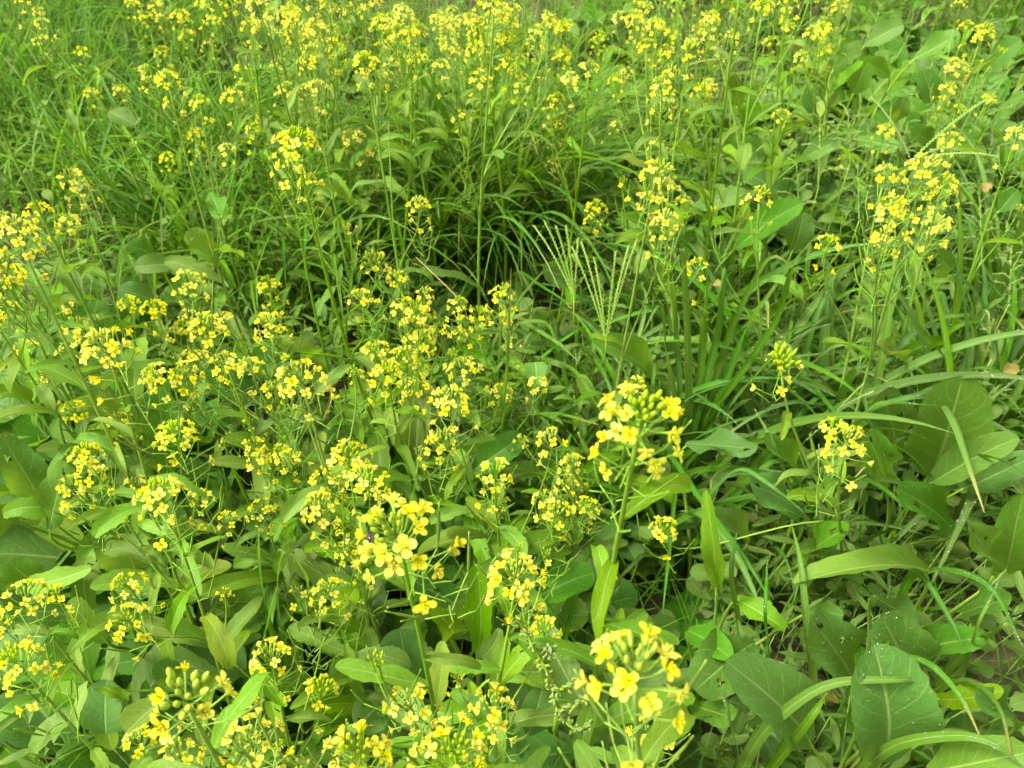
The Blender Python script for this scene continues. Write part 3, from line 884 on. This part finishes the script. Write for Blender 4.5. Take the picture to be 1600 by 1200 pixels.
for k in range(12):
    p = at(U(-60, 260), U(430, 900), .2)
    rosette_at(p.x, p.y, rnd.randint(6, 9), U(.9, 1.2))
for k in range(34):
    p = at(U(1080, 1640), U(-40, 300), .28)
    rosette_at(p.x, p.y, rnd.randint(6, 10), U(1.0, 1.3))
for k in range(16):
    p = at(U(300, 1100), U(-40, 250), .28)
    rosette_at(p.x, p.y, rnd.randint(6, 9), U(.9, 1.2))

# ------------------------------------------------------------------ broad grass with arching blades, traced blade by blade
# tuft | width | x,y[,z] ...
BLADES = """a|22|1155 1205,1200 1140,1290 1074,1400 1062,1440 1066;a|20|1205 1205,1262 1125,1292 1082;a|17|1268 1085,1260 980,1250 880,1238 822;a|10|1152 1195,1142 1130,1122 1064;a|20|1180 1060,1164 1010,1152 965;
b|13|1040 700,1100 790,1160 865,1206 942;b|14|1300 868,1366 880,1433 897,1483 967,1504 1016;b|14|1160 1000,1146 900,1150 830;b|11|1200 1040,1196 960,1200 870;
c|18|1420 905,1450 890,1494 888,1550 922,1600 1010;c|15|1350 1075,1403 1034,1449 1040,1500 1088,1535 1150;c|22|1343 1203,1400 1163,1483 1148,1549 1160,1605 1200;c|8|1506 1042,1530 970,1566 898;c|12|1440 1105,1500 1060,1560 1100,1585 1190;c|14|1510 1010,1560 985,1600 960;
d|18|1320 684,1366 640,1420 620,1464 605;d|14|1312 686,1340 653,1380 630,1460 634;d|17|1430 640,1456 608,1487 653,1514 722,1541 800;d|14|1106 785,1136 742,1166 733,1206 760,1254 800;d|14|1296 752,1350 750,1388 770,1418 800;d|13|1230 790,1262 730,1300 700,1360 690;d|13|1246 800,1210 700,1180 640;
e|14|1250 590,1283 553,1320 537,1365 545;e|10|1258 502,1300 470,1341 453,1361 478,1371 530;e|13|1250 570,1273 500,1300 443,1328 398;e|12|1250 580,1300 637,1318 668;e|12|1190 640,1230 560,1260 520,1300 505;
f|12|1418 530,1450 503,1500 492,1548 508;f|14|1450 580,1473 527,1506 503,1546 500;f|12|1545 475,1575 488,1610 520;f|10|1533 670,1546 627,1605 580;f|14|1470 600,1533 577,1584 592;f|12|1448 613,1540 657,1595 687;f|10|1400 470,1440 440,1500 430,1540 445;f|10|1560 420,1530 360,1500 330;
g|17|1076 660,1074 540,1068 395;g|17|1090 660,1096 520,1102 415;g|15|1100 660,1130 550,1160 480,1202 405;g|15|1105 665,1150 550,1190 470;g|16|1082 665,1120 520,1134 420;g|13|1060 660,1040 560,1030 480;g|14|1120 665,1180 590,1232 540;g|15|1098 665,1145 600,1210 500,1240 420;g|12|1066 655,1056 500,1052 400;
h|9|806 427,853 453,893 478;h|12|806 503,866 533,902 562;h|13|866 482,910 497,950 540,992 604;h|14|914 547,943 580,962 625;h|12|806 652,866 647,936 665;h|10|828 560,883 570,917 600,945 647;h|12|960 660,985 560,1010 480,1000 440;h|13|985 665,1000 580,1040 520;h|12|975 670,960 600,920 520,880 470;h|12|990 665,1020 600,1015 540;
i|9|786 715,785 633,790 567,801 421;
j|11|428 995,410 900,403 818;j|10|444 1018,437 917,444 845;j|9|413 1018,422 960,432 915;j|12|402 1160,405 1110,411 1062;j|8|470 985,480 920,462 870;
k|9|1060 750,1046 860,1034 960;k|10|1330 405,1280 345,1240 330;k|9|1340 300,1390 265,1440 262;k|9|1240 280,1280 262,1330 268;k|9|1260 330,1300 318,1345 330"""
LIFT = {'a': .58, 'b': .54, 'c': .60, 'd': .58, 'e': .46, 'f': .46, 'g': .48, 'h': .46, 'i': .6, 'j': .55, 'k': .5}
TUFT_LAB = {
    'a': 'broad-bladed grass at the lower right with one wide blade arching over big leaves',
    'b': 'drooping broad grass blades just right of the front mustard stem',
    'c': 'dew-covered broad grass arching down at the lower right corner',
    'd': 'broad grass bending over the large leaves on the right side',
    'e': 'broad grass tuft behind the lone budding mustard, right of centre',
    'f': 'wet arching grass near the right edge, halfway up',
    'g': 'upright fan of broad grass blades right of centre',
    'h': 'broad grass below the digitate seed heads in the centre',
    'i': 'single tall upright grass blade standing in the middle',
    'j': 'pair of upright grass blades left of centre near the front',
    'k': 'scattered wet grass blades among the weeds at upper right'}
tufts = {}
for w_ in BLADES.replace('\n', '').split(';'):
    gid, w, pts = w_.split('|')
    tufts.setdefault(gid, []).append((float(w), [tuple(map(float, q.split())) for q in pts.split(',')]))
def ribbon_mb(pts, hw, m='blade'):
    mb = MB(); rows = []; uvs = []
    n = len(pts) - 1
    prev = None
    for i, p in enumerate(pts):
        t = (pts[min(i + 1, n)] - pts[max(i - 1, 0)]).normalized()
        view = (CAM - p).normalized()
        up = Vector((0, 0, 1)) * .75 + view * .45
        s = t.cross(up)
        if s.length < 1e-4: s = Vector((1, 0, 0))
        s.normalize()
        if prev is not None:
            if s.dot(prev) < 0: s = -s
            s = (s * .5 + prev * .5).normalized()
        prev = s
        nn = s.cross(t)
        f = i / n
        w = hw * min(1.0, .5 + 1.5 * f) * (1 - f ** 3.2) + .0004
        h = .3 * w
        rows.append([p - s * w + nn * h, p - s * w * .5 + nn * h * .35, p, p + s * w * .5 + nn * h * .35, p + s * w + nn * h])
        uvs.append([(k / 4, f) for k in range(5)])
    mb.grid(rows, m, uvs)
    return mb
for gid, bl in tufts.items():
    zl = LIFT[gid]
    starts = [at(b[1][0][0], b[1][0][1], zl * .45) for b in bl]
    c = sum(starts, Vector()) / len(starts)
    base = Vector((c.x, c.y, 0))
    t = thing('grass_tuft', base, 'grass', TUFT_LAB[gid], None, None)
    for (w, pl), s0 in zip(bl, starts):
        n = len(pl)
        P = []
        for i, q in enumerate(pl):
            f = i / (n - 1)
            z = zl * (.45 + .85 * f - .55 * f * f) if gid not in 'gij' else zl * (.45 + .75 * f)
            P.append(at(q[0] + U(-3, 3), q[1] + U(-3, 3), z))
        if gid == 'g':
            e_ = P[-1] - P[-2]
            P.append(P[-1] + Vector((e_.x * .5 + U(-.02, .05), e_.y * .5, -.015)))
        root = Vector((s0.x * .55 + c.x * .45 + U(-.015, .015), s0.y * .55 + c.y * .45, -.01))
        P = [root, root.lerp(P[0], .5) + Vector((0, 0, .03))] + P
        P = [p - base for p in catmull(P, 5)]
        d = (P[len(P) // 2] + base - CAM).length
        P2 = [p + base for p in P]
        mbw = ribbon_mb(P2, w * .38 * d / FPX)
        mbw.v = [tuple(Vector(v) - base) for v in mbw.v]
        o = obj('blade', mbw.mesh('blade'), t)
        if rnd.random() < (.8 if gid in 'cdefk' else .35):
            tail = MB(); tail.v = mbw.v; tail.f = mbw.f[len(mbw.f) // 3:]
            obj('dew_drops', dew_on(tail, 75, rnd.randint(0, 9999), lo=0.0004, hi=0.0012).mesh('dew'), o, kind='stuff')

# finer tufts: every blade a part, shapes shared
def tuft_at(p, n, L, kind='fine', spread=.05, lean=None, dew=0.0, lab=None, cat='grass', ws=1.0, pick=None):
    t = thing('grass_tuft', Vector((p.x, p.y, 0)), cat, lab, None, Vector((p.x, p.y, L * .55)))
    for k in range(n):
        me, dw = BLADE[kind][rnd.choice(pick)] if pick else rnd.choice(BLADE[kind])
        a = U(0, 6.28) if lean is None else lean + rnd.gauss(0, .8)
        s = L * U(.6, 1.1)
        m = Matrix.Translation(Vector((U(-spread, spread), U(-spread, spread), -.01))) @ Matrix.Rotation(a, 4, 'Z') @ Matrix.Diagonal((s * U(.9, 1.3) * ws, s, s, 1))
        o = obj('blade', me, t, m)
        if dw is not None and rnd.random() < dew: obj('dew_drops', dw, o, kind='stuff')
    return t
tuft_at(at(770, 380, .05), 150, .74, 'fine', .08, None, pick=(1, 2, 3, 4, 7), ws=.60, lab='dense dark tuft of fine arching grass in the hollow at upper centre')
tuft_at(at(690, 410, .05), 60, .56, 'fine', .06, None, pick=(1, 2, 3, 4, 7), ws=.65, lab='smaller fine grass tuft just left of the dark central hollow')
tuft_at(at(860, 380, .05), 55, .58, 'fine', .06, None, pick=(1, 2, 3, 4, 7), ws=.65, lab='fine arching grass right of the dark central tuft, before the tall mustard')
tuft_at(at(250, 330, .05), 60, .46, 'fine', .09, None, lab='arching fine grass at left, above the round mustard leaves')
tuft_at(at(330, 290, .05), 50, .44, 'fine', .09, None, lab='arching fine grass left of the big pale flower head')
tuft_at(at(130, 280, .05), 60, .44, 'fine', .1, None, lab='long fine grass at the left edge above the yellow cluster')
tuft_at(at(60, 220, .05), 50, .42, 'fine', .1, None, lab='long fine grass at the far left, bordering the bright turf')
tuft_at(at(200, 200, .05), 50, .44, 'fine', .1, None, lab='long fine grass at upper left between turf and mustard')
tuft_at(at(1110, 690, .03), 26, .40, 'blade', .06, None, .4, 'thick green grass clump right of the large front flower head', ws=.7, pick=(1, 2, 3, 4, 7))
tuft_at(at(1340, 640, .03), 18, .34, 'blade', .08, None, .6, 'thick grass clump among the big leaves at right centre', ws=.9)
tuft_at(at(1500, 560, .03), 20, .36, 'blade', .1, None, .7, 'dewy grass clump close to the right edge at mid height', ws=.9)
tuft_at(at(1420, 480, .03), 18, .34, 'blade', .08, None, .6, 'dewy grass clump below the yellow cluster at right', ws=.8)
tuft_at(at(1560, 800, .03), 16, .38, 'blade', .1, None, .6, 'thick grass clump at the right edge above the corner leaves', ws=.9)
tuft_at(at(1290, 900, .02), 12, .34, 'blade', .08, None, .4, 'thick grass clump in the shade at lower right', ws=.9)
tuft_at(at(1000, 560, .03), 22, .38, 'blade', .08, None, .3, 'grass clump right of the seed heads near the centre', ws=.7)
tuft_at(at(1570, 330, .03), 22, .40, 'blade', .1, None, .5, 'grass clump at the right edge, level with the yellow cluster', ws=.7)
tuft_at(at(620, 330, .05), 34, .40, 'fine', .06, None, lab='fine grass tuft behind the small round flower head at upper centre')
tuft_at(at(480, 900, .02), 14, .36, 'fine', .1, None, lab='thin grass among the mustard stems at lower left centre')
tuft_at(at(1560, 60, .05), 36, .42, 'fine', .12, None, lab='fine dark grass in the top right corner')

for k in range(34):
    x, y = (U(230, 930), U(200, 430)) if k % 3 else (U(-40, 330), U(60, 380))
    tuft_at(at(x, y, .12), rnd.randint(26, 44), U(.44, .62), 'fine', .08, ws=.68, pick=(1, 2, 3, 4, 5, 7))
for k in range(30):
    x, y = U(980, 1640), U(400, 830)
    tuft_at(at(x, y, .12), rnd.randint(8, 13), U(.44, .64), 'blade', .08, dew=.5, ws=.70, pick=(1, 2, 3, 4, 5, 7))
for k in range(10):
    x, y = U(300, 1000), U(520, 1150)
    tuft_at(at(x, y, .10), rnd.randint(6, 12), U(.40, .55), 'fine', .06, ws=.7)
# ------------------------------------------------------------------ narrow-leaved weeds
def weed(p, h, n, lab=None, az=None):
    t = thing('narrow_leaved_weed', Vector((p.x, p.y, 0)), 'weed', lab, None, Vector((p.x, p.y, h * .9)))
    sw = Vector((U(-.2, .2), U(-.2, .2), 0)) * h
    pts = bez(Vector((0, 0, -.02)), Vector((0, 0, h * .4)), Vector((0, 0, h * .7)) + sw * .5, Vector((0, 0, h)) + sw, 10)
    mb = MB(); mb.tube(pts, [.0018 - .0010 * i / 10 for i in range(11)], 'stem', 4)
    obj('stem', mb.mesh('stem'), t)
    a0 = U(0, 6)
    for k in range(n):
        f = .25 + .75 * (k + .5) / n
        i = min(9, int(f * 10)); q = pts[i].lerp(pts[i + 1], f * 10 - i)
        for s in (0, math.pi):
            a = a0 + s + (k % 2) * math.pi / 2 + U(-.35, .35)
            put_leaf(t, 'weed', q, Vector((math.cos(a), math.sin(a), U(.15, .9) + .6 * f * f)), U(.04, .072) * (1.1 - .35 * f), U(.9, 1.4))
WP = [(x, y) for x, y in [(420, 400), (470, 385), (520, 400), (560, 430), (500, 440), (450, 450), (600, 380), (545, 370), (580, 480), (400, 360), (520, 500), (560, 530), (610, 300), (660, 270), (700, 250), (740, 290), (640, 240),
      (850, 590), (900, 640), (940, 660), (880, 690), (830, 640), (790, 590), (740, 560), (700, 560), (670, 590), (760, 640), (820, 720), (860, 760), (440, 640), (400, 660), (500, 690), (430, 760), (360, 740), (780, 240), (1000, 470), (1130, 440), (1060, 470), (940, 520), (540, 640), (590, 660), (480, 330), (160, 420), (110, 410), (60, 470), (1330, 560), (1180, 520), (1400, 440)]]
for x, y in WP:
    h = U(.24, .36)
    p = at(x, y, h * .85)
    weed(p, h, rnd.randint(6, 9))

# ------------------------------------------------------------------ digitate grass seed heads
def digitate(node_p, tips, base, lab, rad=.0011, kind='spike'):
    t = thing('grass_seed_head', base, 'seed head', lab)
    n0 = node_p - base
    mb = MB()
    mb.tube(bez(Vector((0, 0, -.02)), Vector((0, 0, n0.z * .45)), n0 - Vector((0, 0, n0.z * .3)), n0, 12), [.0016 - .0007 * i / 12 for i in range(13)], 'stem', 5)
    obj('culm', mb.mesh('culm'), t)
    for tp in tips:
        e = tp - base
        d = e - n0
        L = d.length
        bow = Vector((0, 0, L * .10))
        pts = bez(n0, n0 + d * .33 + bow, n0 + d * .66 + bow, e, 10)
        sm = MB()
        sm.tube(pts, [.0007] * 11, 'stem', 4)
        m = int(L / .0029)
        ax = d.normalized()
        sd = ax.cross(Vector((0, 0, 1))).normalized()
        for k in range(m):
            f = .04 + .95 * k / m
            i = min(9, int(f * 10)); q = pts[i].lerp(pts[i + 1], f * 10 - i)
            s = (1 if k % 2 else -1)
            sm.egg(q + sd * s * rad * .45, ax + sd * s * .28 + Vector((0, 0, .10 * (k % 3 - 1))), .0046, rad * .46, kind, 4, 3)
        obj('spike', sm.mesh('spike'), t)
n = at(897, 465, .60); digitate(n, [at(x, y, z) for x, y, z in ((833, 352, .66), (850, 345, .68), (868, 352, .68), (884, 352, .68), (903, 372, .66))], at(930, 640, .0), 'pale digitate grass seed head with five spikes, left one of the central pair')
n = at(947, 532, .56); digitate(n, [at(x, y, z) for x, y, z in ((893, 385, .66), (908, 378, .66), (928, 402, .62), (962, 392, .66), (982, 385, .66), (996, 372, .66))], at(975, 690, .0), 'pale digitate grass seed head with long spikes, right one of the central pair')
n = at(1424, 251, .62); digitate(n, [at(x, y, z) for x, y, z in ((1360, 152, .70), (1546, 153, .70), (1562, 246, .62), (1500, 236, .58))], at(1330, 400, .0), 'large open grass seed head with wide spreading spikes at upper right', .0024)
n = at(1310, 640, .40); digitate(n, [at(x, y, z) for x, y, z in ((1365, 612, .44), (1350, 600, .46))], at(1290, 690, .0), 'small two-spiked grass seed head beside the yellow cluster at right', .0017)

# ------------------------------------------------------------------ knobbly branching seed spikes (pigweed and panicle grass)
def knobbly(segs, base, lab, rad, mk, name, cat, step=.004, zpts=True):
    t = thing(name, base, cat, lab)
    first = True
    for pts in segs:
        P = catmull([Vector(p) - base for p in pts], 5)
        sm = MB()
        sm.tube(P, [rad * .3] * len(P), 'stem', 4)
        for i in range(len(P) - 1):
            d = P[i + 1] - P[i]
            m = max(1, int(d.length / step))
            for k in range(m):
                q = P[i].lerp(P[i + 1], k / m)
                for _ in range(3):
                    o = Vector((rnd.gauss(0, 1), rnd.gauss(0, 1), rnd.gauss(0, 1))).normalized()
                    sm.egg(q + o * rad * .35, o + d.normalized() * .5, rad * U(.8, 1.3), rad * .38, mk, 4, 2)
        obj('stem' if False else 'seed_spike', sm.mesh('seed_spike'), t)
    root = Vector(segs[0][-1]) - base
    mb = MB(); mb.tube(bez(Vector((0, 0, -.02)), Vector((0, 0, root.z * .3)), root - Vector((0, 0, root.z * .3)), root, 8), [rad * .5] * 9, 'stem', 5)
    obj('stem', mb.mesh('stem'), t)
    return t
zz = .46
A_ = lambda *q: [at(x, y, z) for x, y, z in q]
knobbly([A_((806, 965, .62), (828, 1000, .60), (850, 1040, .57), (862, 1070, .55), (872, 1105, .52)), A_((905, 1062, .58), (885, 1075, .57), (864, 1080, .55)), A_((920, 1090, .57), (895, 1105, .55), (868, 1112, .52)), A_((862, 1010, .60), (850, 1030, .58)), A_((925, 1130, .55), (900, 1140, .53), (875, 1120, .52))],
        at(860, 1150, 0), 'dull green knobbly pigweed spike leaning among the front mustard leaves', .0056, 'pig', 'pigweed', 'weed')
def panicle(cx, cy, w, hgt, nb, lab, z=.55):
    segs = []
    top = at(cx, cy - hgt / 2, z); bot = at(cx + U(-8, 8), cy + hgt / 2, z - .06)
    segs.append([top, top.lerp(bot, .5), bot])
    for k in range(nb):
        f = .1 + .8 * k / nb
        p = top.lerp(bot, f)
        s = 1 if k % 2 else -1
        q = at(cx + s * w / 2 * (.45 + .55 * f) + U(-4, 4), cy - hgt / 2 + f * hgt - U(6, 22), z + U(-.02, .03))
        segs.append([q, q.lerp(p, .5) + Vector((0, 0, .006)), p])
    b = Vector((bot.x, bot.y + U(-.03, .03), 0))
    knobbly(segs, b, lab, .0022, 'spike', 'panicle_grass', 'grass', .0045)
panicle(1282, 235, 90, 120, 8, 'feathery pale panicle grass at upper right, left of the wide seed head', .52)
panicle(1245, 300, 70, 90, 6, 'feathery pale panicle grass above the broad pale leaf at upper right', .48)
panicle(1325, 215, 70, 80, 6, 'feathery panicle grass just left of the spreading seed head', .52)
panicle(1530, 350, 60, 110, 7, 'feathery panicle grass right of the yellow cluster', .46)
panicle(1580, 430, 70, 90, 7, 'coarse panicle grass at the right edge above the wet blades', .46)
panicle(1340, 300, 60, 90, 6, 'thin panicle grass left of the yellow cluster at upper right', .46)
panicle(1545, 530, 34, 60, 5, 'small panicle at the right edge among wet blades', .42)

# ------------------------------------------------------------------ single small things
def single(name, cat, lab, mb, loc):
    o = obj(name, mb.mesh(name)); o.location = loc
    o['category'] = cat; o['label'] = lab
    return o
t = thing('heart_leaved_vine', at(838, 590, 0), 'vine', 'young vine with one pale heart-shaped leaf in the centre')
b0 = Vector(t.location); p = at(836, 566, .40)
put_leaf(t, 'heart', p - b0, at(838, 608, .37) - p, .046 / 1.0 * 1.05, 1.0, up=(Vector((0, 0, .6)) + (CAM - p).normalized() * .6))
mb = MB(); mb.tube(bez(Vector((0, 0, -.02)), Vector((.02, 0, .15)), p - b0 + Vector((0, .02, -.06)), p - b0, 8), .0009, 'stem', 4); obj('stem', mb.mesh('stem'), t)
mb = MB(); b0 = at(508, 655, .24)
mb.tube([q - b0 for q in catmull(A_((521, 598, .34), (515, 625, .30), (508, 655, .24), (525, 664, .22), (545, 662, .20)), 4)], .0015, 'dry', 5)
single('dry_stem', 'stem', 'thin red-brown dry stem bent in an angle left of centre', mb, b0)
mb = MB(); b0 = at(700, 450, .3)
mb.tube([q - b0 for q in catmull(A_((650, 402, .46), (690, 440, .44), (722, 472, .42)), 4)], .0011, 'straw', 4)
single('straw_stalk', 'stem', 'thin pale straw stalk slanting behind the mustard heads in the centre', mb, b0)
for x, y, s, z, lab in ((1541, 285, .034, .28, 'yellowed leaf right of the yellow cluster at upper right'), (1592, 572, .036, .24, 'yellowed leaf at the right edge among wet grass'), (1314, 1096, .04, .06, 'brown withered leaf in the shade between big leaves at lower right'),
                     (1130, 448, .022, .36, 'small yellow leaf right of the upright grass tips'), (1012, 1000, .04, .08, 'yellow-green dying leaf beside the front flower head')):
    me = LEAF['yellow'][0][0]
    o = obj('dead_leaf', me)
    a = U(0, 6.28)
    o.matrix_basis = frame(at(x, y, z), Vector((math.cos(a), math.sin(a), .1)), (Vector((0, 0, .6)) + (CAM - at(x, y, z)).normalized() * .5), s, s, s)
    o['category'] = 'dead leaf'; o['label'] = lab
# beetle on the lone budding stem, fly on the front flower head
def beetle(p):
    t = thing('beetle', p, 'insect', 'tiny orange beetle on the stem of the lone budding mustard at right')
    mb = MB(); mb.egg((0, -.0026, 0), (0, 1, .15), .0056, .0024, 'red', 8, 6); obj('shell', mb.mesh('shell'), t)
    mb = MB(); mb.egg((0, .0022, .0003), (0, 1, .1), .0018, .0012, 'black', 6, 4); obj('head', mb.mesh('head'), t)
    for s in (-1, 1):
        for k in (-1, 0, 1):
            mb = MB(); mb.tube([(s * .0012, k * .0014, 0), (s * .003, k * .0018, -.0004), (s * .0036, k * .0022, -.0016)], .0002, 'black', 3); obj('leg', mb.mesh('leg'), t)
def fly(p):
    t = thing('fly', p, 'insect', 'small dark fly at the left of the front centre flower head')
    mb = MB(); mb.egg((0, -.005, 0), (0, 1, .1), .007, .0021, 'black', 7, 6); obj('body', mb.mesh('body'), t)
    mb = MB(); mb.egg((0, .002, .0006), (0, 1, 0), .0026, .0015, 'black', 7, 4); obj('head', mb.mesh('head'), t)
    for s in (-1, 1):
        mb = MB(); mb.grid([[(s * .0005, .001, .0018), (s * .0012, .0012, .0018)], [(s * .001, -.004, .0022), (s * .0035, -.003, .002)], [(s * .002, -.0078, .0022), (s * .0034, -.0076, .002)]], 'wing'); obj('wing', mb.mesh('wing'), t)

# ------------------------------------------------------------------ masses nobody could count
def stuff(name, mb, lab, cat):
    o = obj(name, mb.mesh(name), kind='stuff')
    o['label'] = lab; o['category'] = cat
    return o
def blade_into(mb, p, L, w, az, bend, lean, m, nv=5):
    rows = []; uvs = []
    y = z = 0.0; ang = lean
    c, s = math.cos(az), math.sin(az)
    for i in range(nv + 1):
        t = i / nv
        ww = w * (1 - t ** 2.2) + .0003
        rows.append([(p[0] + c * y - s * ww, p[1] + s * y + c * ww, p[2] + z), (p[0] + c * y + s * ww, p[1] + s * y - c * ww, p[2] + z)])
        uvs.append([(0.2, t), (.8, t)])
        y += math.sin(ang) * L / nv; z += math.cos(ang) * L / nv
        ang += bend / nv
    mb.grid(rows, m, uvs)
mb = MB()
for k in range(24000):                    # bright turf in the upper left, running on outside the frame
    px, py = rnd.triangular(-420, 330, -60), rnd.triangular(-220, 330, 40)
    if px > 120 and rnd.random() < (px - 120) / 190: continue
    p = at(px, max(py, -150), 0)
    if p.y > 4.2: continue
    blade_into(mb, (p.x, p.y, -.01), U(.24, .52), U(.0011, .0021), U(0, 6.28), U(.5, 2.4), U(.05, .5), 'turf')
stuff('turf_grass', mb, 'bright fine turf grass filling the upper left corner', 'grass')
mb = MB()
for k in range(20000):
    x, y = U(-2.6, 2.6), U(.1, 5.2)
    blade_into(mb, (x, y, -.01), U(.10, .24) + (U(0, .2) if rnd.random() < .4 else 0), U(.001, .0024), U(0, 6.28), U(.3, 1.8), U(.05, .6), 'fine')
stuff('thin_grass', mb, 'thin grass growing everywhere between the mustard plants', 'grass')
mb = MB()
small = leaf_mb(prof_oval, .5, .2, .05, seed=5, m='weed', nv=4, nu=2)
nar = leaf_mb(prof_weed, .5, .3, .05, seed=6, m='weed', nv=4, nu=2)
for k in range(3600):
    x, y = U(-2.6, 2.6), rnd.triangular(.05, 5.2, 1.6)
    if k % 4 == 0: x, y = U(.3, 1.9), U(.3, 2.2)
    h = U(.05, .30)
    qx, qy = pix((x, y, h))
    if ((qx - 765) / 150) ** 2 + ((qy - 330) / 105) ** 2 < 1: continue
    top = Vector((x + U(-.06, .06), y + U(-.06, .06), h))
    mb.tube([(x, y, -.02), top], [.0014, .0007], 'stem', 3)
    n = rnd.randint(5, 9)
    wide = rnd.random() < .35
    for q in range(n):
        f = .25 + .75 * q / (n - 1)
        a = q * 2.4 + U(-.5, .5); L = U(.022, .042) * (1.0 if wide else 1.5)
        mb.add(small if wide else nar, frame(Vector((x, y, 0)).lerp(top, f), Vector((math.cos(a), math.sin(a), U(0, .9))), Vector((U(-.3, .3), U(-.3, .3), 1)), L, L, L))
stuff('ground_cover', mb, 'low leafy weeds covering the soil under the mustard', 'weeds')
mb = MB()
for k in range(700):
    x, y = U(-1.8, 1.8), U(.1, 3.0)
    a = U(0, 6.28); L = U(.02, .09)
    d = Vector((math.cos(a), math.sin(a), U(-.1, .2))) * L
    p = Vector((x, y, U(0, .03)))
    mb.tube([p, p + d * .5 + Vector((0, 0, .004)), p + d], .0011, 'straw', 3)
stuff('straw_litter', mb, 'dry straw and twigs lying on the soil', 'litter')

def on_stem(px, py, hx, hy):
    st = min(STEMS, key=lambda q: (pix(q[-1])[0] - hx) ** 2 + (pix(q[-1])[1] - hy) ** 2)
    fine = [st[i].lerp(st[i + 1], k / 8) for i in range(18) for k in range(8)]
    return min(fine, key=lambda q: (pix(q)[1] - py) ** 2 + .2 * (pix(q)[0] - px) ** 2)
beetle(on_stem(1252, 648, 1220, 578) + Vector((-.001, -.0042, .002)))
fp = [i[0] for i in items if i[4] == 623 and i[5] == 845][0]
fly(fp + Vector((-.0175, -.003, .010)))

# ------------------------------------------------------------------ labels that single each plant out by where it grows in the picture
ORD = ['leftmost', 'second from left', 'third from left', 'fourth from left', 'fifth from left', 'sixth from left', 'seventh from left', 'eighth from left', 'ninth from left', 'tenth from left', 'eleventh from left', 'twelfth from left', 'thirteenth from left', 'fourteenth from left', 'fifteenth from left', 'sixteenth from left']
def rowname(y):
    for lim, nm in ((-20, 'above the top edge'), (60, 'along the top edge'), (130, 'in the far rows'), (240, 'in the back'), (360, 'behind middle'), (480, 'in the upper middle'), (600, 'at mid height'), (720, 'below middle'), (860, 'towards the front'), (1000, 'in the front'), (9999, 'along the bottom edge')):
        if y < lim: return nm
def colname(x):
    for lim, nm in ((0, 'beyond the left edge'), (200, 'at far left'), (450, 'at left'), (700, 'left of centre'), (900, 'in the centre'), (1150, 'right of centre'), (1400, 'at right'), (1601, 'at far right'), (99999, 'beyond the right edge')):
        if x < lim: return nm
cells = {}
GROUPS = {'mustard_plant': 'flowering mustard plants', 'leafy_mustard_plant': 'leafy mustard plants without flowers', 'narrow_leaved_weed': 'narrow-leaved weeds'}
NUM = ['no', 'one', 'two', 'three', 'four', 'five', 'six', 'seven', 'eight', 'nine']
for e, anc in THINGS:
    base_name = e.name.split('.')[0]
    if base_name in ('grass_tuft', 'grass_seed_head', 'panicle_grass'):
        e['group'] = {'grass_tuft': 'grass tufts among the mustard', 'grass_seed_head': 'digitate grass seed heads', 'panicle_grass': 'panicle grasses'}[base_name]
    if 'label' in e.keys() or (base_name not in GROUPS and base_name != 'grass_tuft'): continue
    e['group'] = GROUPS.get(base_name, e.get('group'))
    x, y = pix(anc)
    if base_name == 'mustard_plant':
        nh = min(9, sum(1 for c in e.children if c.name.startswith('flower_head')))
        what = 'mustard with %s flower head%s' % (NUM[nh], '' if nh == 1 else 's')
    elif base_name == 'leafy_mustard_plant': what = 'broad-leaved mustard without flowers'
    elif base_name == 'grass_tuft': what = ('fine' if 'fine' in e.children[0].data.name else 'broad-bladed') + ' arching grass tuft'
    else: what = 'narrow-leaved green weed'
    cells.setdefault((what, rowname(y), colname(x)), []).append((x, e))
for (what, rn, cn), lst in cells.items():
    lst.sort(key=lambda q: q[0])
    for i, (x, e) in enumerate(lst):
        tail = '' if len(lst) == 1 else ', ' + (ORD[min(i, 15)] if i < len(lst) - 1 or len(lst) > 16 else 'rightmost')
        e['label'] = '%s %s %s%s' % (what, rn, cn, tail)
